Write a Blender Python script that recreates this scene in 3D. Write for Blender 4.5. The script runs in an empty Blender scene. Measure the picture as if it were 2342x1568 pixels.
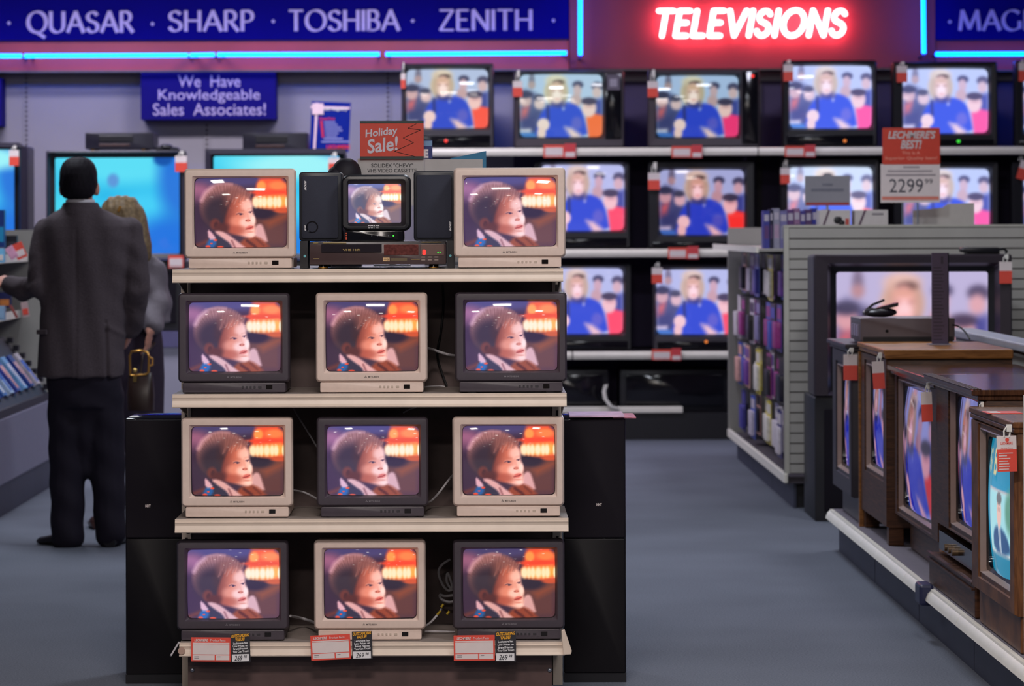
import bpy, bmesh, math, random
import numpy as np
from mathutils import Vector, Matrix

# ------------------------------------------------------------------ camera, world, exposure
SC = bpy.context.scene
COL = SC.collection
F = 6850.0          # focal length in pixels of the 2342 px wide frame
VX, VY = 1090.0, 523.0
EYE = 1.45
ROLL = 0.0032
cam_d = bpy.data.cameras.new('camera')
cam = bpy.data.objects.new('camera', cam_d)
COL.objects.link(cam)
cam.matrix_world = Matrix.Translation((0, 0, EYE)) @ Matrix.Rotation(math.pi / 2, 4, 'X') @ Matrix.Rotation(-ROLL, 4, 'Z')
cam_d.sensor_width = 36.0
cam_d.lens = F / 2342 * 36.0
cam_d.shift_x = (1171 - VX) / 2342
cam_d.shift_y = -(784 - VY) / 2342
cam_d.clip_end = 100
cam_d.dof.use_dof = True
cam_d.dof.focus_distance = 9.15
cam_d.dof.aperture_fstop = 5.6
SC.camera = cam

W = bpy.data.worlds.new('world')
SC.world = W
W.use_nodes = True
W.node_tree.nodes['Background'].inputs[0].default_value = (0.30, 0.34, 0.55, 1)
W.node_tree.nodes['Background'].inputs[1].default_value = 0.10
SC.view_settings.view_transform = 'Standard'
SC.view_settings.look = 'None'
SC.view_settings.exposure = 0.0
SC.view_settings.gamma = 1.0
SC.view_settings.use_curve_mapping = False
random.seed(7)

# ceiling lamps of the shop: x, y, length x, length y, power, colour
CEIL = 3.75
LAMPS = [
    (-0.25, 5.2, 1.2, 0.6, 165, (1.0, 0.90, 0.85)),
    (-2.4, 3.2, 0.6, 0.6, 60, (1.0, 0.90, 0.82)),
    (1.9, 3.0, 0.6, 0.6, 60, (1.0, 0.90, 0.82)),
    (-0.4, 0.8, 1.2, 0.6, 115, (1.0, 0.90, 0.85)),
    (-2.8, -1.5, 0.6, 0.6, 45, (1.0, 0.90, 0.82)),
    (2.6, -1.5, 0.6, 0.6, 45, (1.0, 0.90, 0.82)),
    (1.3, 7.8, 0.6, 0.6, 32, (0.92, 0.95, 1.0)),
    (-2.3, 14.1, 0.6, 0.6, 55, (0.84, 0.90, 1.0)),
    (0.6, 12.4, 0.6, 0.6, 60, (0.82, 0.88, 1.0)),
    (2.3, 13.6, 0.6, 0.6, 30, (0.92, 0.94, 1.0)),
    (-3.0, 18.7, 1.2, 0.6, 84, (0.90, 0.86, 1.0)),
    (-0.6, 18.7, 1.2, 0.6, 76, (0.90, 0.86, 1.0)),
    (2.4, 18.4, 0.6, 0.6, 38, (0.80, 0.80, 1.0)),
]

# ------------------------------------------------------------------ helpers
def lin(c):
    c = c / 255.0
    return c / 12.92 if c <= 0.04045 else ((c + 0.055) / 1.055) ** 2.4
def S(r, g, b):
    return (lin(r), lin(g), lin(b), 1.0)
def P(px, py, Y):
    dx, dy = px - VX, py - VY
    x, y = dx - dy * ROLL, dy + dx * ROLL
    return x * Y / F, EYE - y * Y / F
def R(x0, y0, x1, y1, Y):
    xc, yc = (x0 + x1) / 2, (y0 + y1) / 2
    return P(x0, yc, Y)[0], P(x1, yc, Y)[0], P(xc, y1, Y)[1], P(xc, y0, Y)[1]

MATS = {}
def mat(name, col, rough=0.5, spec=0.5, metal=0.0, var=0.06, scale=30.0, bump=0.0, emit=None, strength=0.0, coat=0.0, sampling=None):
    """principled material with a little procedural mottling of the colour"""
    if name in MATS:
        return MATS[name]
    m = bpy.data.materials.new(name)
    m.use_nodes = True
    nt = m.node_tree
    b = nt.nodes['Principled BSDF']
    b.inputs['Roughness'].default_value = rough
    b.inputs['Specular IOR Level'].default_value = spec
    b.inputs['Metallic'].default_value = metal
    b.inputs['Coat Weight'].default_value = coat
    if var > 0:
        tc = nt.nodes.new('ShaderNodeTexCoord')
        n = nt.nodes.new('ShaderNodeTexNoise')
        n.inputs['Scale'].default_value = scale
        n.inputs['Detail'].default_value = 4
        nt.links.new(tc.outputs['Object'], n.inputs['Vector'])
        r = nt.nodes.new('ShaderNodeValToRGB')
        r.color_ramp.elements[0].position = 0.3
        r.color_ramp.elements[1].position = 0.7
        r.color_ramp.elements[0].color = tuple(max(0, c * (1 - var)) for c in col[:3]) + (1,)
        r.color_ramp.elements[1].color = tuple(min(1, c * (1 + var)) for c in col[:3]) + (1,)
        nt.links.new(n.outputs['Fac'], r.inputs['Fac'])
        nt.links.new(r.outputs['Color'], b.inputs['Base Color'])
        if bump > 0:
            bp = nt.nodes.new('ShaderNodeBump')
            bp.inputs['Strength'].default_value = bump
            bp.inputs['Distance'].default_value = 0.01
            nt.links.new(n.outputs['Fac'], bp.inputs['Height'])
            nt.links.new(bp.outputs['Normal'], b.inputs['Normal'])
    else:
        b.inputs['Base Color'].default_value = col
    if emit:
        b.inputs['Emission Color'].default_value = emit
        b.inputs['Emission Strength'].default_value = strength
    if sampling:
        m.cycles.emission_sampling = sampling
    MATS[name] = m
    return m

def wood(name, dark, light, rough=0.35, stretch=(2, 2, 26), spec=0.22):
    m = bpy.data.materials.new(name)
    m.use_nodes = True
    nt = m.node_tree
    b = nt.nodes['Principled BSDF']
    b.inputs['Roughness'].default_value = rough
    b.inputs['Specular IOR Level'].default_value = spec
    tc = nt.nodes.new('ShaderNodeTexCoord')
    mp = nt.nodes.new('ShaderNodeMapping')
    mp.inputs['Scale'].default_value = stretch
    n = nt.nodes.new('ShaderNodeTexNoise')
    n.inputs['Scale'].default_value = 4
    n.inputs['Detail'].default_value = 6
    n.inputs['Distortion'].default_value = 1.2
    r = nt.nodes.new('ShaderNodeValToRGB')
    r.color_ramp.elements[0].position = 0.35
    r.color_ramp.elements[1].position = 0.68
    r.color_ramp.elements[0].color = dark
    r.color_ramp.elements[1].color = light
    nt.links.new(tc.outputs['Object'], mp.inputs['Vector'])
    nt.links.new(mp.outputs['Vector'], n.inputs['Vector'])
    nt.links.new(n.outputs['Fac'], r.inputs['Fac'])
    nt.links.new(r.outputs['Color'], b.inputs['Base Color'])
    MATS[name] = m
    return m

def glow(name, col, strength):
    m = bpy.data.materials.new(name)
    m.use_nodes = True
    nt = m.node_tree
    b = nt.nodes['Principled BSDF']
    b.inputs['Base Color'].default_value = (0.02, 0.02, 0.02, 1)
    b.inputs['Emission Color'].default_value = col
    b.inputs['Emission Strength'].default_value = strength
    MATS[name] = m
    return m

_txt = {}
def text_geo(s, bold=0.0, shear=0.0, space=1.0, res=3):
    key = (s, bold, shear, space, res)
    if key in _txt:
        return _txt[key]
    c = bpy.data.curves.new('t', 'FONT')
    c.body = s
    c.size = 1
    c.offset = bold
    c.shear = shear
    c.space_character = space
    c.align_x = 'CENTER'
    c.resolution_u = res
    o = bpy.data.objects.new('t', c)
    COL.objects.link(o)
    dg = bpy.context.evaluated_depsgraph_get()
    me = bpy.data.meshes.new_from_object(o.evaluated_get(dg))
    v = np.array([p.co[:2] for p in me.vertices])
    fs = [list(p.vertices) for p in me.polygons]
    lo, hi = v.min(0), v.max(0)
    v = (v - (lo + hi) / 2) / (hi - lo)
    bpy.data.objects.remove(o)
    bpy.data.curves.remove(c)
    bpy.data.meshes.remove(me)
    _txt[key] = (v, fs)
    return v, fs

def rr(w, h, r, n=4, cx=0.0, cz=0.0, bulge=0.0):
    """rounded rectangle, 4*(n+1)+4*3 points, counter-clockwise from the right side"""
    pts = []
    r = max(r, 1e-4)
    for (sx, sz, a0) in ((1, 1, 0), (-1, 1, 90), (-1, -1, 180), (1, -1, 270)):
        ccx, ccz = sx * (w / 2 - r), sz * (h / 2 - r)
        for k in range(n + 1):
            a = math.radians(a0 + 90 * k / n)
            pts.append((ccx + r * math.cos(a), ccz + r * math.sin(a)))
        nx_ = {(1, 1): (-1, 1), (-1, 1): (-1, -1), (-1, -1): (1, -1), (1, -1): (1, 1)}[(sx, sz)]
        a = math.radians(a0 + 90)
        p0 = pts[-1]
        q = (nx_[0] * (w / 2 - r) + r * math.cos(a), nx_[1] * (h / 2 - r) + r * math.sin(a))
        for t in (0.25, 0.5, 0.75):
            pts.append((p0[0] + (q[0] - p0[0]) * t, p0[1] + (q[1] - p0[1]) * t))
    out = []
    for x, z in pts:
        u, v = 2 * x / w, 2 * z / h
        out.append((x * (1 + bulge * (1 - v * v)) + cx, z * (1 + bulge * (1 - u * u)) + cz))
    return out

class MB:
    def __init__(self):
        self.bm = bmesh.new()
    def face(self, vs, m=0):
        try:
            f = self.bm.faces.new(vs)
            f.material_index = m
            return f
        except ValueError:
            return None
    def box(self, x0, x1, y0, y1, z0, z1, m=0):
        v = [self.bm.verts.new(p) for p in ((x0, y0, z0), (x1, y0, z0), (x1, y1, z0), (x0, y1, z0),
                                            (x0, y0, z1), (x1, y0, z1), (x1, y1, z1), (x0, y1, z1))]
        for q in ((0, 1, 5, 4), (1, 2, 6, 5), (2, 3, 7, 6), (3, 0, 4, 7), (4, 5, 6, 7), (3, 2, 1, 0)):
            self.face([v[i] for i in q], m)
        return self
    def obox(self, c, size, rot=None, m=0):
        """box with a rotation matrix about its centre"""
        h = [s / 2 for s in size]
        M = rot if rot is not None else Matrix.Identity(3)
        v = []
        for sz in (-1, 1):
            for sx, sy in ((-1, -1), (1, -1), (1, 1), (-1, 1)):
                v.append(self.bm.verts.new(Vector(c) + M @ Vector((sx * h[0], sy * h[1], sz * h[2]))))
        for q in ((0, 1, 5, 4), (1, 2, 6, 5), (2, 3, 7, 6), (3, 0, 4, 7), (4, 5, 6, 7), (3, 2, 1, 0)):
            self.face([v[i] for i in q], m)
        return self
    def loft(self, loops, m=0, cap0=False, cap1=False, ms=None):
        rows = [[self.bm.verts.new(p) for p in L] for L in loops]
        n = len(rows[0])
        for i in range(len(rows) - 1):
            mm = ms[i] if ms else m
            for j in range(n):
                self.face([rows[i][j], rows[i][(j + 1) % n], rows[i + 1][(j + 1) % n], rows[i + 1][j]], mm)
        if cap0:
            self.face(rows[0][::-1], ms[0] if ms else m)
        if cap1:
            self.face(rows[-1], ms[-1] if ms else m)
        return self
    def prism(self, pts, axis, a, b, m=0):
        def to(p, t):
            return {'x': (t, p[0], p[1]), 'y': (p[0], t, p[1]), 'z': (p[0], p[1], t)}[axis]
        return self.loft([[to(p, a) for p in pts], [to(p, b) for p in pts]], m, True, True)
    def tube(self, pts, r, n=8, m=0, cap=True):
        pts = [Vector(p) for p in pts]
        rs = r if isinstance(r, (list, tuple)) else [r] * len(pts)
        loops = []
        t0 = (pts[1] - pts[0]).normalized()
        up = Vector((0, 0, 1)) if abs(t0.z) < 0.9 else Vector((1, 0, 0))
        u = t0.cross(up).normalized()
        for i, p in enumerate(pts):
            t = (pts[min(i + 1, len(pts) - 1)] - pts[max(i - 1, 0)]).normalized()
            u = (u - t * u.dot(t))
            u = u.normalized() if u.length > 1e-6 else t.orthogonal().normalized()
            w = t.cross(u)
            loops.append([p + (u * math.cos(2 * math.pi * k / n) + w * math.sin(2 * math.pi * k / n)) * rs[i] for k in range(n)])
        return self.loft(loops, m, cap, cap)
    def ball(self, c, r, n=16, k=10, m=0):
        rx, ry, rz = r if isinstance(r, (list, tuple)) else (r, r, r)
        loops = []
        for i in range(1, k):
            a = math.pi * i / k - math.pi / 2
            loops.append([(c[0] + rx * math.cos(a) * math.cos(2 * math.pi * j / n), c[1] + ry * math.cos(a) * math.sin(2 * math.pi * j / n),
                           c[2] + rz * math.sin(a)) for j in range(n)])
        return self.loft(loops, m, True, True)
    def rbox(self, x0, x1, z0, z1, y0, y1, r, m=0, bev=0.003, n=3):
        """rounded front-facing slab: y0 front, y1 back"""
        w, h, cx, cz = x1 - x0, z1 - z0, (x0 + x1) / 2, (z0 + z1) / 2
        L = [[(p[0], y0, p[1]) for p in rr(w - 2 * bev, h - 2 * bev, max(r - bev, 1e-4), n, cx, cz)],
             [(p[0], y0 + bev * 0.4, p[1]) for p in rr(w - bev * 0.6, h - bev * 0.6, r, n, cx, cz)],
             [(p[0], y0 + bev, p[1]) for p in rr(w, h, r, n, cx, cz)],
             [(p[0], y1, p[1]) for p in rr(w, h, r, n, cx, cz)]]
        return self.loft(L, m, True, True)
    def disc(self, c, r, y0, y1, n=20, m=0):
        L = [[(c[0] + r * math.cos(2 * math.pi * k / n), y, c[1] + r * math.sin(2 * math.pi * k / n)) for k in range(n)] for y in (y0, y1)]
        return self.loft(L, m, True, True)
    def text(self, s, cx, y, cz, w, h, m=0, bold=0.0, shear=0.0, depth=0.0008, rot=0.0, res=3, space=1.0):
        """flat lettering facing -Y; fits width w and height h"""
        v, fs = text_geo(s, bold, shear, space, res)
        c, sn = math.cos(rot), math.sin(rot)
        vv = []
        for (a, b) in v:
            X, Z = a * w, b * h
            vv.append(self.bm.verts.new((cx + X * c - Z * sn, y - depth, cz + X * sn + Z * c)))
        for f in fs:
            self.face([vv[i] for i in f], m)
        return self
    def build(self, name, mats, parent=None, smooth=None, bevel=0.0, loc=None, off=None):
        bm = self.bm
        if off is not None:
            bmesh.ops.translate(bm, verts=bm.verts, vec=-Vector(off))
        bmesh.ops.recalc_face_normals(bm, faces=bm.faces)
        me = bpy.data.meshes.new(name)
        bm.to_mesh(me)
        bm.free()
        for q in (mats if isinstance(mats, (list, tuple)) else [mats]):
            me.materials.append(q)
        o = bpy.data.objects.new(name, me)
        COL.objects.link(o)
        if smooth is not None:
            me.polygons.foreach_set('use_smooth', [True] * len(me.polygons))
            me.set_sharp_from_angle(angle=math.radians(smooth))
        if bevel > 0:
            b = o.modifiers.new('bevel', 'BEVEL')
            b.width = bevel
            b.segments = 2
            b.limit_method = 'ANGLE'
        if parent is not None:
            o.parent = parent
        if loc is not None:
            o.location = loc
        return o

def tag(o, label, cat, group=None, kind=None):
    o['label'] = label
    o['category'] = cat
    if group:
        o['group'] = group
    if kind:
        o['kind'] = kind
    return o
def thing(name, label, cat, loc=(0, 0, 0), group=None, rz=0.0):
    o = bpy.data.objects.new(name, None)
    o.empty_display_size = 0.05
    COL.objects.link(o)
    o.location = loc
    o.rotation_euler = (0, 0, rz)
    return tag(o, label, cat, group)
def struct(o):
    o['kind'] = 'structure'
    return o
def copy_tree(o, parent=None):
    c = o.copy()
    COL.objects.link(c)
    if parent is not None:
        c.parent = parent
    for ch in list(o.children):
        copy_tree(ch, c)
    return c

# ------------------------------------------------------------------ materials
beige = mat('beige_plastic', S(218, 196, 184), 0.45, var=0.03, scale=60, bump=0.02)
beige_metal = mat('beige_metal', S(216, 198, 182), 0.38, var=0.04, scale=20)
char = mat('charcoal_plastic', S(66, 58, 66), 0.42, var=0.05, scale=60, bump=0.02)
blackp = mat('black_plastic', S(26, 25, 30), 0.4, var=0.1)
blackg = mat('black_gloss', S(16, 15, 20), 0.12, var=0.1)
dkgrey = mat('dark_grey_plastic', S(58, 54, 62), 0.4, var=0.06)
grille = mat('speaker_grille', S(52, 54, 66), 0.8, 0.2, var=0.25, scale=900)
irblack = mat('dark_window', S(22, 16, 14), 0.15, var=0.0)
inkdark = mat('dark_ink', S(80, 72, 72), 0.5, var=0.0)
inkgrey = mat('grey_ink', S(128, 122, 128), 0.5, var=0.0)
inkblack = mat('black_ink', S(40, 42, 48), 0.6, var=0.0)
whitecard = mat('white_card', S(222, 208, 206), 0.6, var=0.03)
greycard = mat('grey_card', S(176, 172, 172), 0.6, var=0.03)
redcard = mat('red_card', S(226, 78, 62), 0.5, var=0.03)
orangecard = mat('orange_red_card', S(205, 62, 42), 0.5, var=0.04)
blackcard = mat('black_card', S(42, 40, 46), 0.5, var=0.05)
greencard = mat('dark_green_card', S(34, 50, 48), 0.5, var=0.05)
yellowink = mat('yellow_ink', S(246, 176, 44), 0.5, var=0.0)
whiteink = mat('white_ink', S(226, 224, 226), 0.5, var=0.0)
whitep = mat('white_plastic', S(226, 222, 214), 0.4, var=0.03)
wallgrey = mat('wall_grey', S(176, 170, 178), 0.75, 0.2, var=0.04, scale=3)
slatgrey = mat('slatwall_grey', S(170, 166, 160), 0.6, 0.3, var=0.04, scale=8)
groovem = mat('groove_dark', S(50, 42, 40), 0.8, var=0.05)
fasciablue = mat('fascia_blue', S(12, 5, 116), 0.8, 0.08, var=0.05, scale=2)
signblue = mat('sign_blue', S(32, 24, 122), 0.8, 0.1, var=0.05, scale=2)
lilac = mat('lilac_letter', S(206, 186, 226), 0.5, var=0.03)
bandred = mat('band_red', S(192, 72, 82), 0.35, 0.5, var=0.18, scale=1.6)
maroon = mat('maroon_panel', S(150, 66, 84), 0.55, 0.3, var=0.05, scale=2)
whitetrim = mat('white_trim', S(236, 230, 218), 0.4, var=0.04, scale=12)
kickm = mat('kick_dark', S(52, 54, 72), 0.5, var=0.1, scale=6)
shelfdark = mat('shelf_dark_grey', S(70, 64, 72), 0.6, var=0.1)  # dark grey base colour of shelf boards, decks and uprights
backdark = mat('back_panel_dark', S(92, 76, 74), 0.6, var=0.2, scale=12)
kickbrown = mat('kick_brown', S(84, 64, 62), 0.5, var=0.2, scale=14)
steel = mat('bolt_steel', S(170, 175, 185), 0.3, metal=0.8, var=0.05)
cyan_neon = glow('cyan_neon', (0.0, 0.105, 1.0, 1), 14.0)
red_neon = glow('red_neon', (1.0, 0.17, 0.18, 1), 19.0)
ledred = glow('led_red', (1.0, 0.03, 0.02, 1), 1.3)
ledgreen = glow('led_green', (0.05, 0.9, 0.05, 1), 1.0)
ledorange = glow('led_orange', (1.0, 0.25, 0.03, 1), 0.8)
cablew = mat('cable_white', S(176, 172, 176), 0.5, var=0.03)
cableb = mat('cable_black', S(22, 22, 26), 0.5, var=0.05)
brass = mat('brass', S(214, 160, 80), 0.3, metal=0.9, var=0.05)
wood_d = wood('walnut_dark', S(52, 30, 20), S(88, 56, 36), 0.42)
wood_m = wood('oak_brown', S(82, 50, 30), S(126, 82, 50), 0.42, stretch=(26, 2, 2))
wood_t = wood('walnut_polished', S(52, 30, 20), S(88, 56, 36), 0.16, (26, 2, 2), 0.5)
wood_o = wood('oak_light', S(118, 76, 40), S(160, 108, 60), stretch=(2, 2, 20))
lampwhite = glow('lamp_lens', (1.0, 0.95, 0.9, 1), 1.5)

# ------------------------------------------------------------------ pictures shown on the screens
class Pic:
    def __init__(self, nx, ny, asp, bg):
        self.nx, self.ny, self.asp = nx, ny, asp
        u = np.linspace(0, asp, nx)
        v = np.linspace(0, 1, ny)
        self.U, self.V = np.meshgrid(u, v)
        self.C = np.zeros((ny, nx, 3)) + np.array(bg, float)
        self.px = 1.0 / ny
    def mix(self, m, col, a=1.0):
        m = (np.clip(m, 0, 1) * a)[..., None]
        self.C = self.C * (1 - m) + np.array(col, float) * m
    def ell(self, cx, cy, rx, ry, col, soft=0.15, rot=0.0, a=1.0):
        x, y = self.U - cx, self.V - cy
        c, s = math.cos(rot), math.sin(rot)
        d = np.sqrt(((x * c + y * s) / rx) ** 2 + ((-x * s + y * c) / ry) ** 2)
        m = np.clip((1 - d) / max(soft, 1e-3) + 0.5, 0, 1)
        self.mix(m * m * (3 - 2 * m), col, a)
    def poly(self, pts, col, soft=0.015, a=1.0, smooth=0):
        pts = [np.array(p, float) for p in pts]
        for _ in range(smooth):
            q = []
            for i in range(len(pts)):
                p0, p1 = pts[i], pts[(i + 1) % len(pts)]
                q += [p0 * 0.75 + p1 * 0.25, p0 * 0.25 + p1 * 0.75]
            pts = q
        d = np.full(self.U.shape, 9.0)
        inside = np.zeros(self.U.shape, bool)
        n = len(pts)
        for i in range(n):
            a0, b0 = pts[i], pts[(i + 1) % n]
            e = b0 - a0
            L = max(e @ e, 1e-9)
            t = np.clip(((self.U - a0[0]) * e[0] + (self.V - a0[1]) * e[1]) / L, 0, 1)
            d = np.minimum(d, np.hypot(self.U - a0[0] - t * e[0], self.V - a0[1] - t * e[1]))
            c = ((a0[1] > self.V) != (b0[1] > self.V))
            with np.errstate(divide='ignore', invalid='ignore'):
                xi = (b0[0] - a0[0]) * (self.V - a0[1]) / (b0[1] - a0[1] if b0[1] != a0[1] else 1e-9) + a0[0]
            inside ^= c & (self.U < xi)
        sd = np.where(inside, d, -d)
        m = np.clip(sd / soft * 0.5 + 0.5, 0, 1)
        self.mix(m, col, a)
    def line(self, pts, w, col, soft=0.01, a=1.0):
        d = np.full(self.U.shape, 9.0)
        for i in range(len(pts) - 1):
            a0, b0 = np.array(pts[i], float), np.array(pts[i + 1], float)
            e = b0 - a0
            t = np.clip(((self.U - a0[0]) * e[0] + (self.V - a0[1]) * e[1]) / max(e @ e, 1e-9), 0, 1)
            d = np.minimum(d, np.hypot(self.U - a0[0] - t * e[0], self.V - a0[1] - t * e[1]))
        self.mix(np.clip((w / 2 - d) / soft + 0.5, 0, 1), col, a)
    def blur(self, n=2):
        for _ in range(n):
            for ax in (0, 1):
                a = np.take(self.C, np.clip(np.arange(self.C.shape[ax]) - 1, 0, None), axis=ax)
                b = np.take(self.C, np.clip(np.arange(self.C.shape[ax]) + 1, None, self.C.shape[ax] - 1), axis=ax)
                self.C = (a + 2 * self.C + b) / 4
        return self
    def tint(self, gain=(1, 1, 1), lift=(0, 0, 0), gamma=1.0):
        C = np.clip(self.C / 255, 0, 1) ** gamma
        self.C = np.clip(C * np.array(gain) * 255 + np.array(lift), 0, 255)
        return self

def pic_child(gain=(1, 1, 1), lift=(0, 0, 0), gamma=1.0):
    """a generic child beside an orange lamp"""
    p = Pic(150, 112, 1.34, (72, 54, 76))
    U, V = p.U, p.V
    rg = np.random.RandomState(5)
    p.ell(0.55, 0.0, 0.7, 0.13, (82, 78, 126), 0.9)
    p.ell(0.03, 0.24, 0.26, 0.17, (156, 106, 140), 1.0)
    p.ell(0.0, 0.62, 0.22, 0.32, (66, 50, 74), 0.9)
    p.poly([(0.84, 0.42), (1.34, 0.42), (1.34, 1.0), (0.7, 1.0)], (102, 68, 68), 0.08)
    p.poly([(1.02, 0.64), (1.34, 0.5), (1.34, 0.57), (1.08, 0.7)], (148, 84, 62), 0.06)
    p.ell(0.98, 0.5, 0.19, 0.09, (52, 42, 62), 0.8)
    p.poly([(0.0, 0.96), (0.2, 0.88), (0.22, 0.92), (0.0, 1.0)], (116, 66, 62), 0.03)
    # lamp
    p.poly([(0.92, 0.03), (0.98, 0.0), (1.34, 0.0), (1.36, 0.5), (1.16, 0.46), (0.84, 0.4), (0.87, 0.24)], (250, 102, 68), 0.035, smooth=1)
    p.ell(0.97, 0.12, 0.065, 0.07, (255, 168, 92), 0.8)
    p.ell(1.2, 0.11, 0.13, 0.06, (255, 146, 88), 1.0)
    p.ell(1.1, 0.21, 0.3, 0.03, (240, 86, 62), 1.0)
    p.poly([(0.85, 0.29), (1.1, 0.265), (1.35, 0.25), (1.36, 0.43), (0.92, 0.43), (0.84, 0.37)], (255, 184, 92), 0.035, smooth=1)
    for u, w in ((0.89, .05), (0.955, .03), (1.01, .035), (1.09, .045), (1.165, .03), (1.22, .035), (1.325, .02)):
        p.ell(u, 0.35, w, 0.075, (255, 246, 206), 1.0)
    p.ell(1.25, 0.47, 0.1, 0.035, (206, 96, 62), 1.0)
    # chair back, jacket
    p.poly([(0.87, 0.72), (0.92, 0.66), (0.98, 0.67), (1.02, 0.78), (1.07, 0.95), (0.86, 0.88)], (216, 176, 178), 0.02, smooth=1)
    p.poly([(0.66, 0.9), (0.86, 0.83), (0.98, 0.88), (1.12, 1.02), (0.66, 1.02)], (150, 78, 58), 0.025, smooth=1)
    p.line([(0.76, 0.9), (0.86, 0.97), (0.9, 1.02)], 0.04, (92, 46, 46), 0.03)
    p.line([(0.9, 0.88), (1.0, 0.97)], 0.025, (116, 60, 50), 0.03)
    p.poly([(0.24, 0.85), (0.4, 0.8), (0.6, 0.9), (0.72, 1.02), (0.2, 1.02)], (60, 58, 80), 0.02, smooth=1)
    p.poly([(0.2, 0.88), (0.27, 0.84), (0.33, 0.92), (0.26, 1.02), (0.14, 1.02)], (46, 104, 172), 0.02, smooth=1)
    for (u, v, a, b) in ((0.3, 0.89, .03, .016), (0.19, 0.985, .035, .02), (0.37, 0.99, .045, .016), (0.24, 0.94, .02, .01)):
        p.ell(u, v, a, b, (222, 88, 66), 0.8)
    # hair mass with strands running back from the crown
    p.poly([(0.08, 0.44), (0.1, 0.32), (0.18, 0.19), (0.3, 0.1), (0.44, 0.075), (0.58, 0.09), (0.72, 0.16), (0.81, 0.28), (0.83, 0.4), (0.6, 0.5), (0.5, 0.7), (0.4, 0.74), (0.22, 0.68), (0.12, 0.58)], (122, 84, 86), 0.03, smooth=2)
    ang = np.arctan2(V - 0.62, U - 0.46)
    rad = np.hypot(U - 0.46, V - 0.62)
    st = 0.5 + 0.25 * np.sin(ang * 61 + rad * 9) + 0.25 * np.sin(ang * 97 - rad * 14)
    q = Pic(150, 112, 1.34, (0, 0, 0))
    q.poly([(0.08, 0.44), (0.1, 0.32), (0.18, 0.19), (0.3, 0.1), (0.44, 0.075), (0.58, 0.09), (0.72, 0.16), (0.81, 0.28), (0.83, 0.4), (0.6, 0.5), (0.5, 0.7), (0.4, 0.74), (0.22, 0.68), (0.12, 0.58)], (255, 255, 255), 0.03, smooth=2)
    hm = np.clip((rad - 0.26) / 0.2, 0, 1) * q.C[..., 0] / 255 * np.clip((0.56 - V) / 0.2, 0, 1)
    p.mix(hm * (0.25 + st * 0.4), (200, 152, 152))
    p.ell(0.36, 0.5, 0.24, 0.24, (62, 52, 66), 0.9)
    p.ell(0.5, 0.42, 0.12, 0.2, (70, 52, 60), 1.0)
    # face: shade on the left turning to light on the right
    m0 = p.C.copy()
    face = [(0.5, 0.4), (0.56, 0.28), (0.66, 0.22), (0.76, 0.26), (0.825, 0.36), (0.835, 0.46), (0.862, 0.55), (0.885, 0.63), (0.875, 0.68), (0.885, 0.74), (0.875, 0.82), (0.83, 0.862), (0.74, 0.85), (0.6, 0.81), (0.46, 0.76), (0.42, 0.64)]
    q = Pic(150, 112, 1.34, (0, 0, 0))
    q.poly(face, (255, 255, 255), 0.022, smooth=2)
    fm = q.C[..., :1] / 255
    t = np.clip((U - 0.44 + 0.12 * (V - 0.6)) / 0.36, 0, 1)[..., None]
    dark, mid, lite = np.array((118, 62, 58.)), np.array((206, 122, 100.)), np.array((255, 206, 192.))
    fc = np.where(t < 0.5, dark + (mid - dark) * t * 2, mid + (lite - mid) * (t * 2 - 1))
    p.C = m0 * (1 - fm) + fc * fm
    p.ell(0.62, 0.62, 0.1, 0.07, (240, 164, 140), 1.2, a=0.7)
    p.ell(0.73, 0.64, 0.07, 0.06, (255, 222, 210), 1.2, a=0.8)
    p.ell(0.6, 0.75, 0.14, 0.06, (176, 92, 76), 1.2, a=0.7)
    p.ell(0.76, 0.4, 0.08, 0.07, (255, 214, 200), 1.2, a=0.7)
    p.ell(0.85, 0.6, 0.03, 0.06, (255, 232, 220), 1.2)
    p.ell(0.83, 0.81, 0.045, 0.03, (255, 222, 210), 1.2)
    # brows, eyes, nose, mouth
    p.line([(0.58, 0.485), (0.64, 0.462), (0.71, 0.47)], 0.018, (190, 118, 100), 0.03, 0.45)
    p.line([(0.775, 0.452), (0.82, 0.44)], 0.014, (206, 140, 124), 0.03, 0.4)
    p.ell(0.66, 0.512, 0.055, 0.02, (228, 170, 152), 1.0, a=0.6)
    p.line([(0.615, 0.522), (0.65, 0.508), (0.7, 0.52)], 0.014, (110, 74, 84), 0.014, 0.9)
    p.ell(0.67, 0.522, 0.02, 0.014, (84, 64, 84), 0.8)
    p.line([(0.785, 0.492), (0.83, 0.482)], 0.014, (122, 82, 92), 0.014, 0.9)
    p.ell(0.81, 0.494, 0.014, 0.012, (92, 70, 90), 0.8)
    p.line([(0.755, 0.49), (0.775, 0.56), (0.79, 0.59)], 0.02, (232, 168, 150), 0.03, 0.7)
    p.ell(0.775, 0.612, 0.035, 0.02, (204, 116, 98), 1.0, a=0.8)
    p.ell(0.75, 0.615, 0.012, 0.008, (146, 66, 60), 1.0, a=0.8)
    p.ell(0.8, 0.612, 0.01, 0.007, (156, 74, 66), 1.0, a=0.8)
    p.ell(0.80, 0.715, 0.055, 0.03, (214, 108, 98), 1.0, -0.2, 0.9)
    p.line([(0.745, 0.735), (0.8, 0.722), (0.845, 0.70)], 0.012, (142, 56, 56), 0.012, 0.9)
    p.ell(0.8, 0.775, 0.05, 0.012, (206, 126, 108), 1.2, a=0.6)
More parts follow.
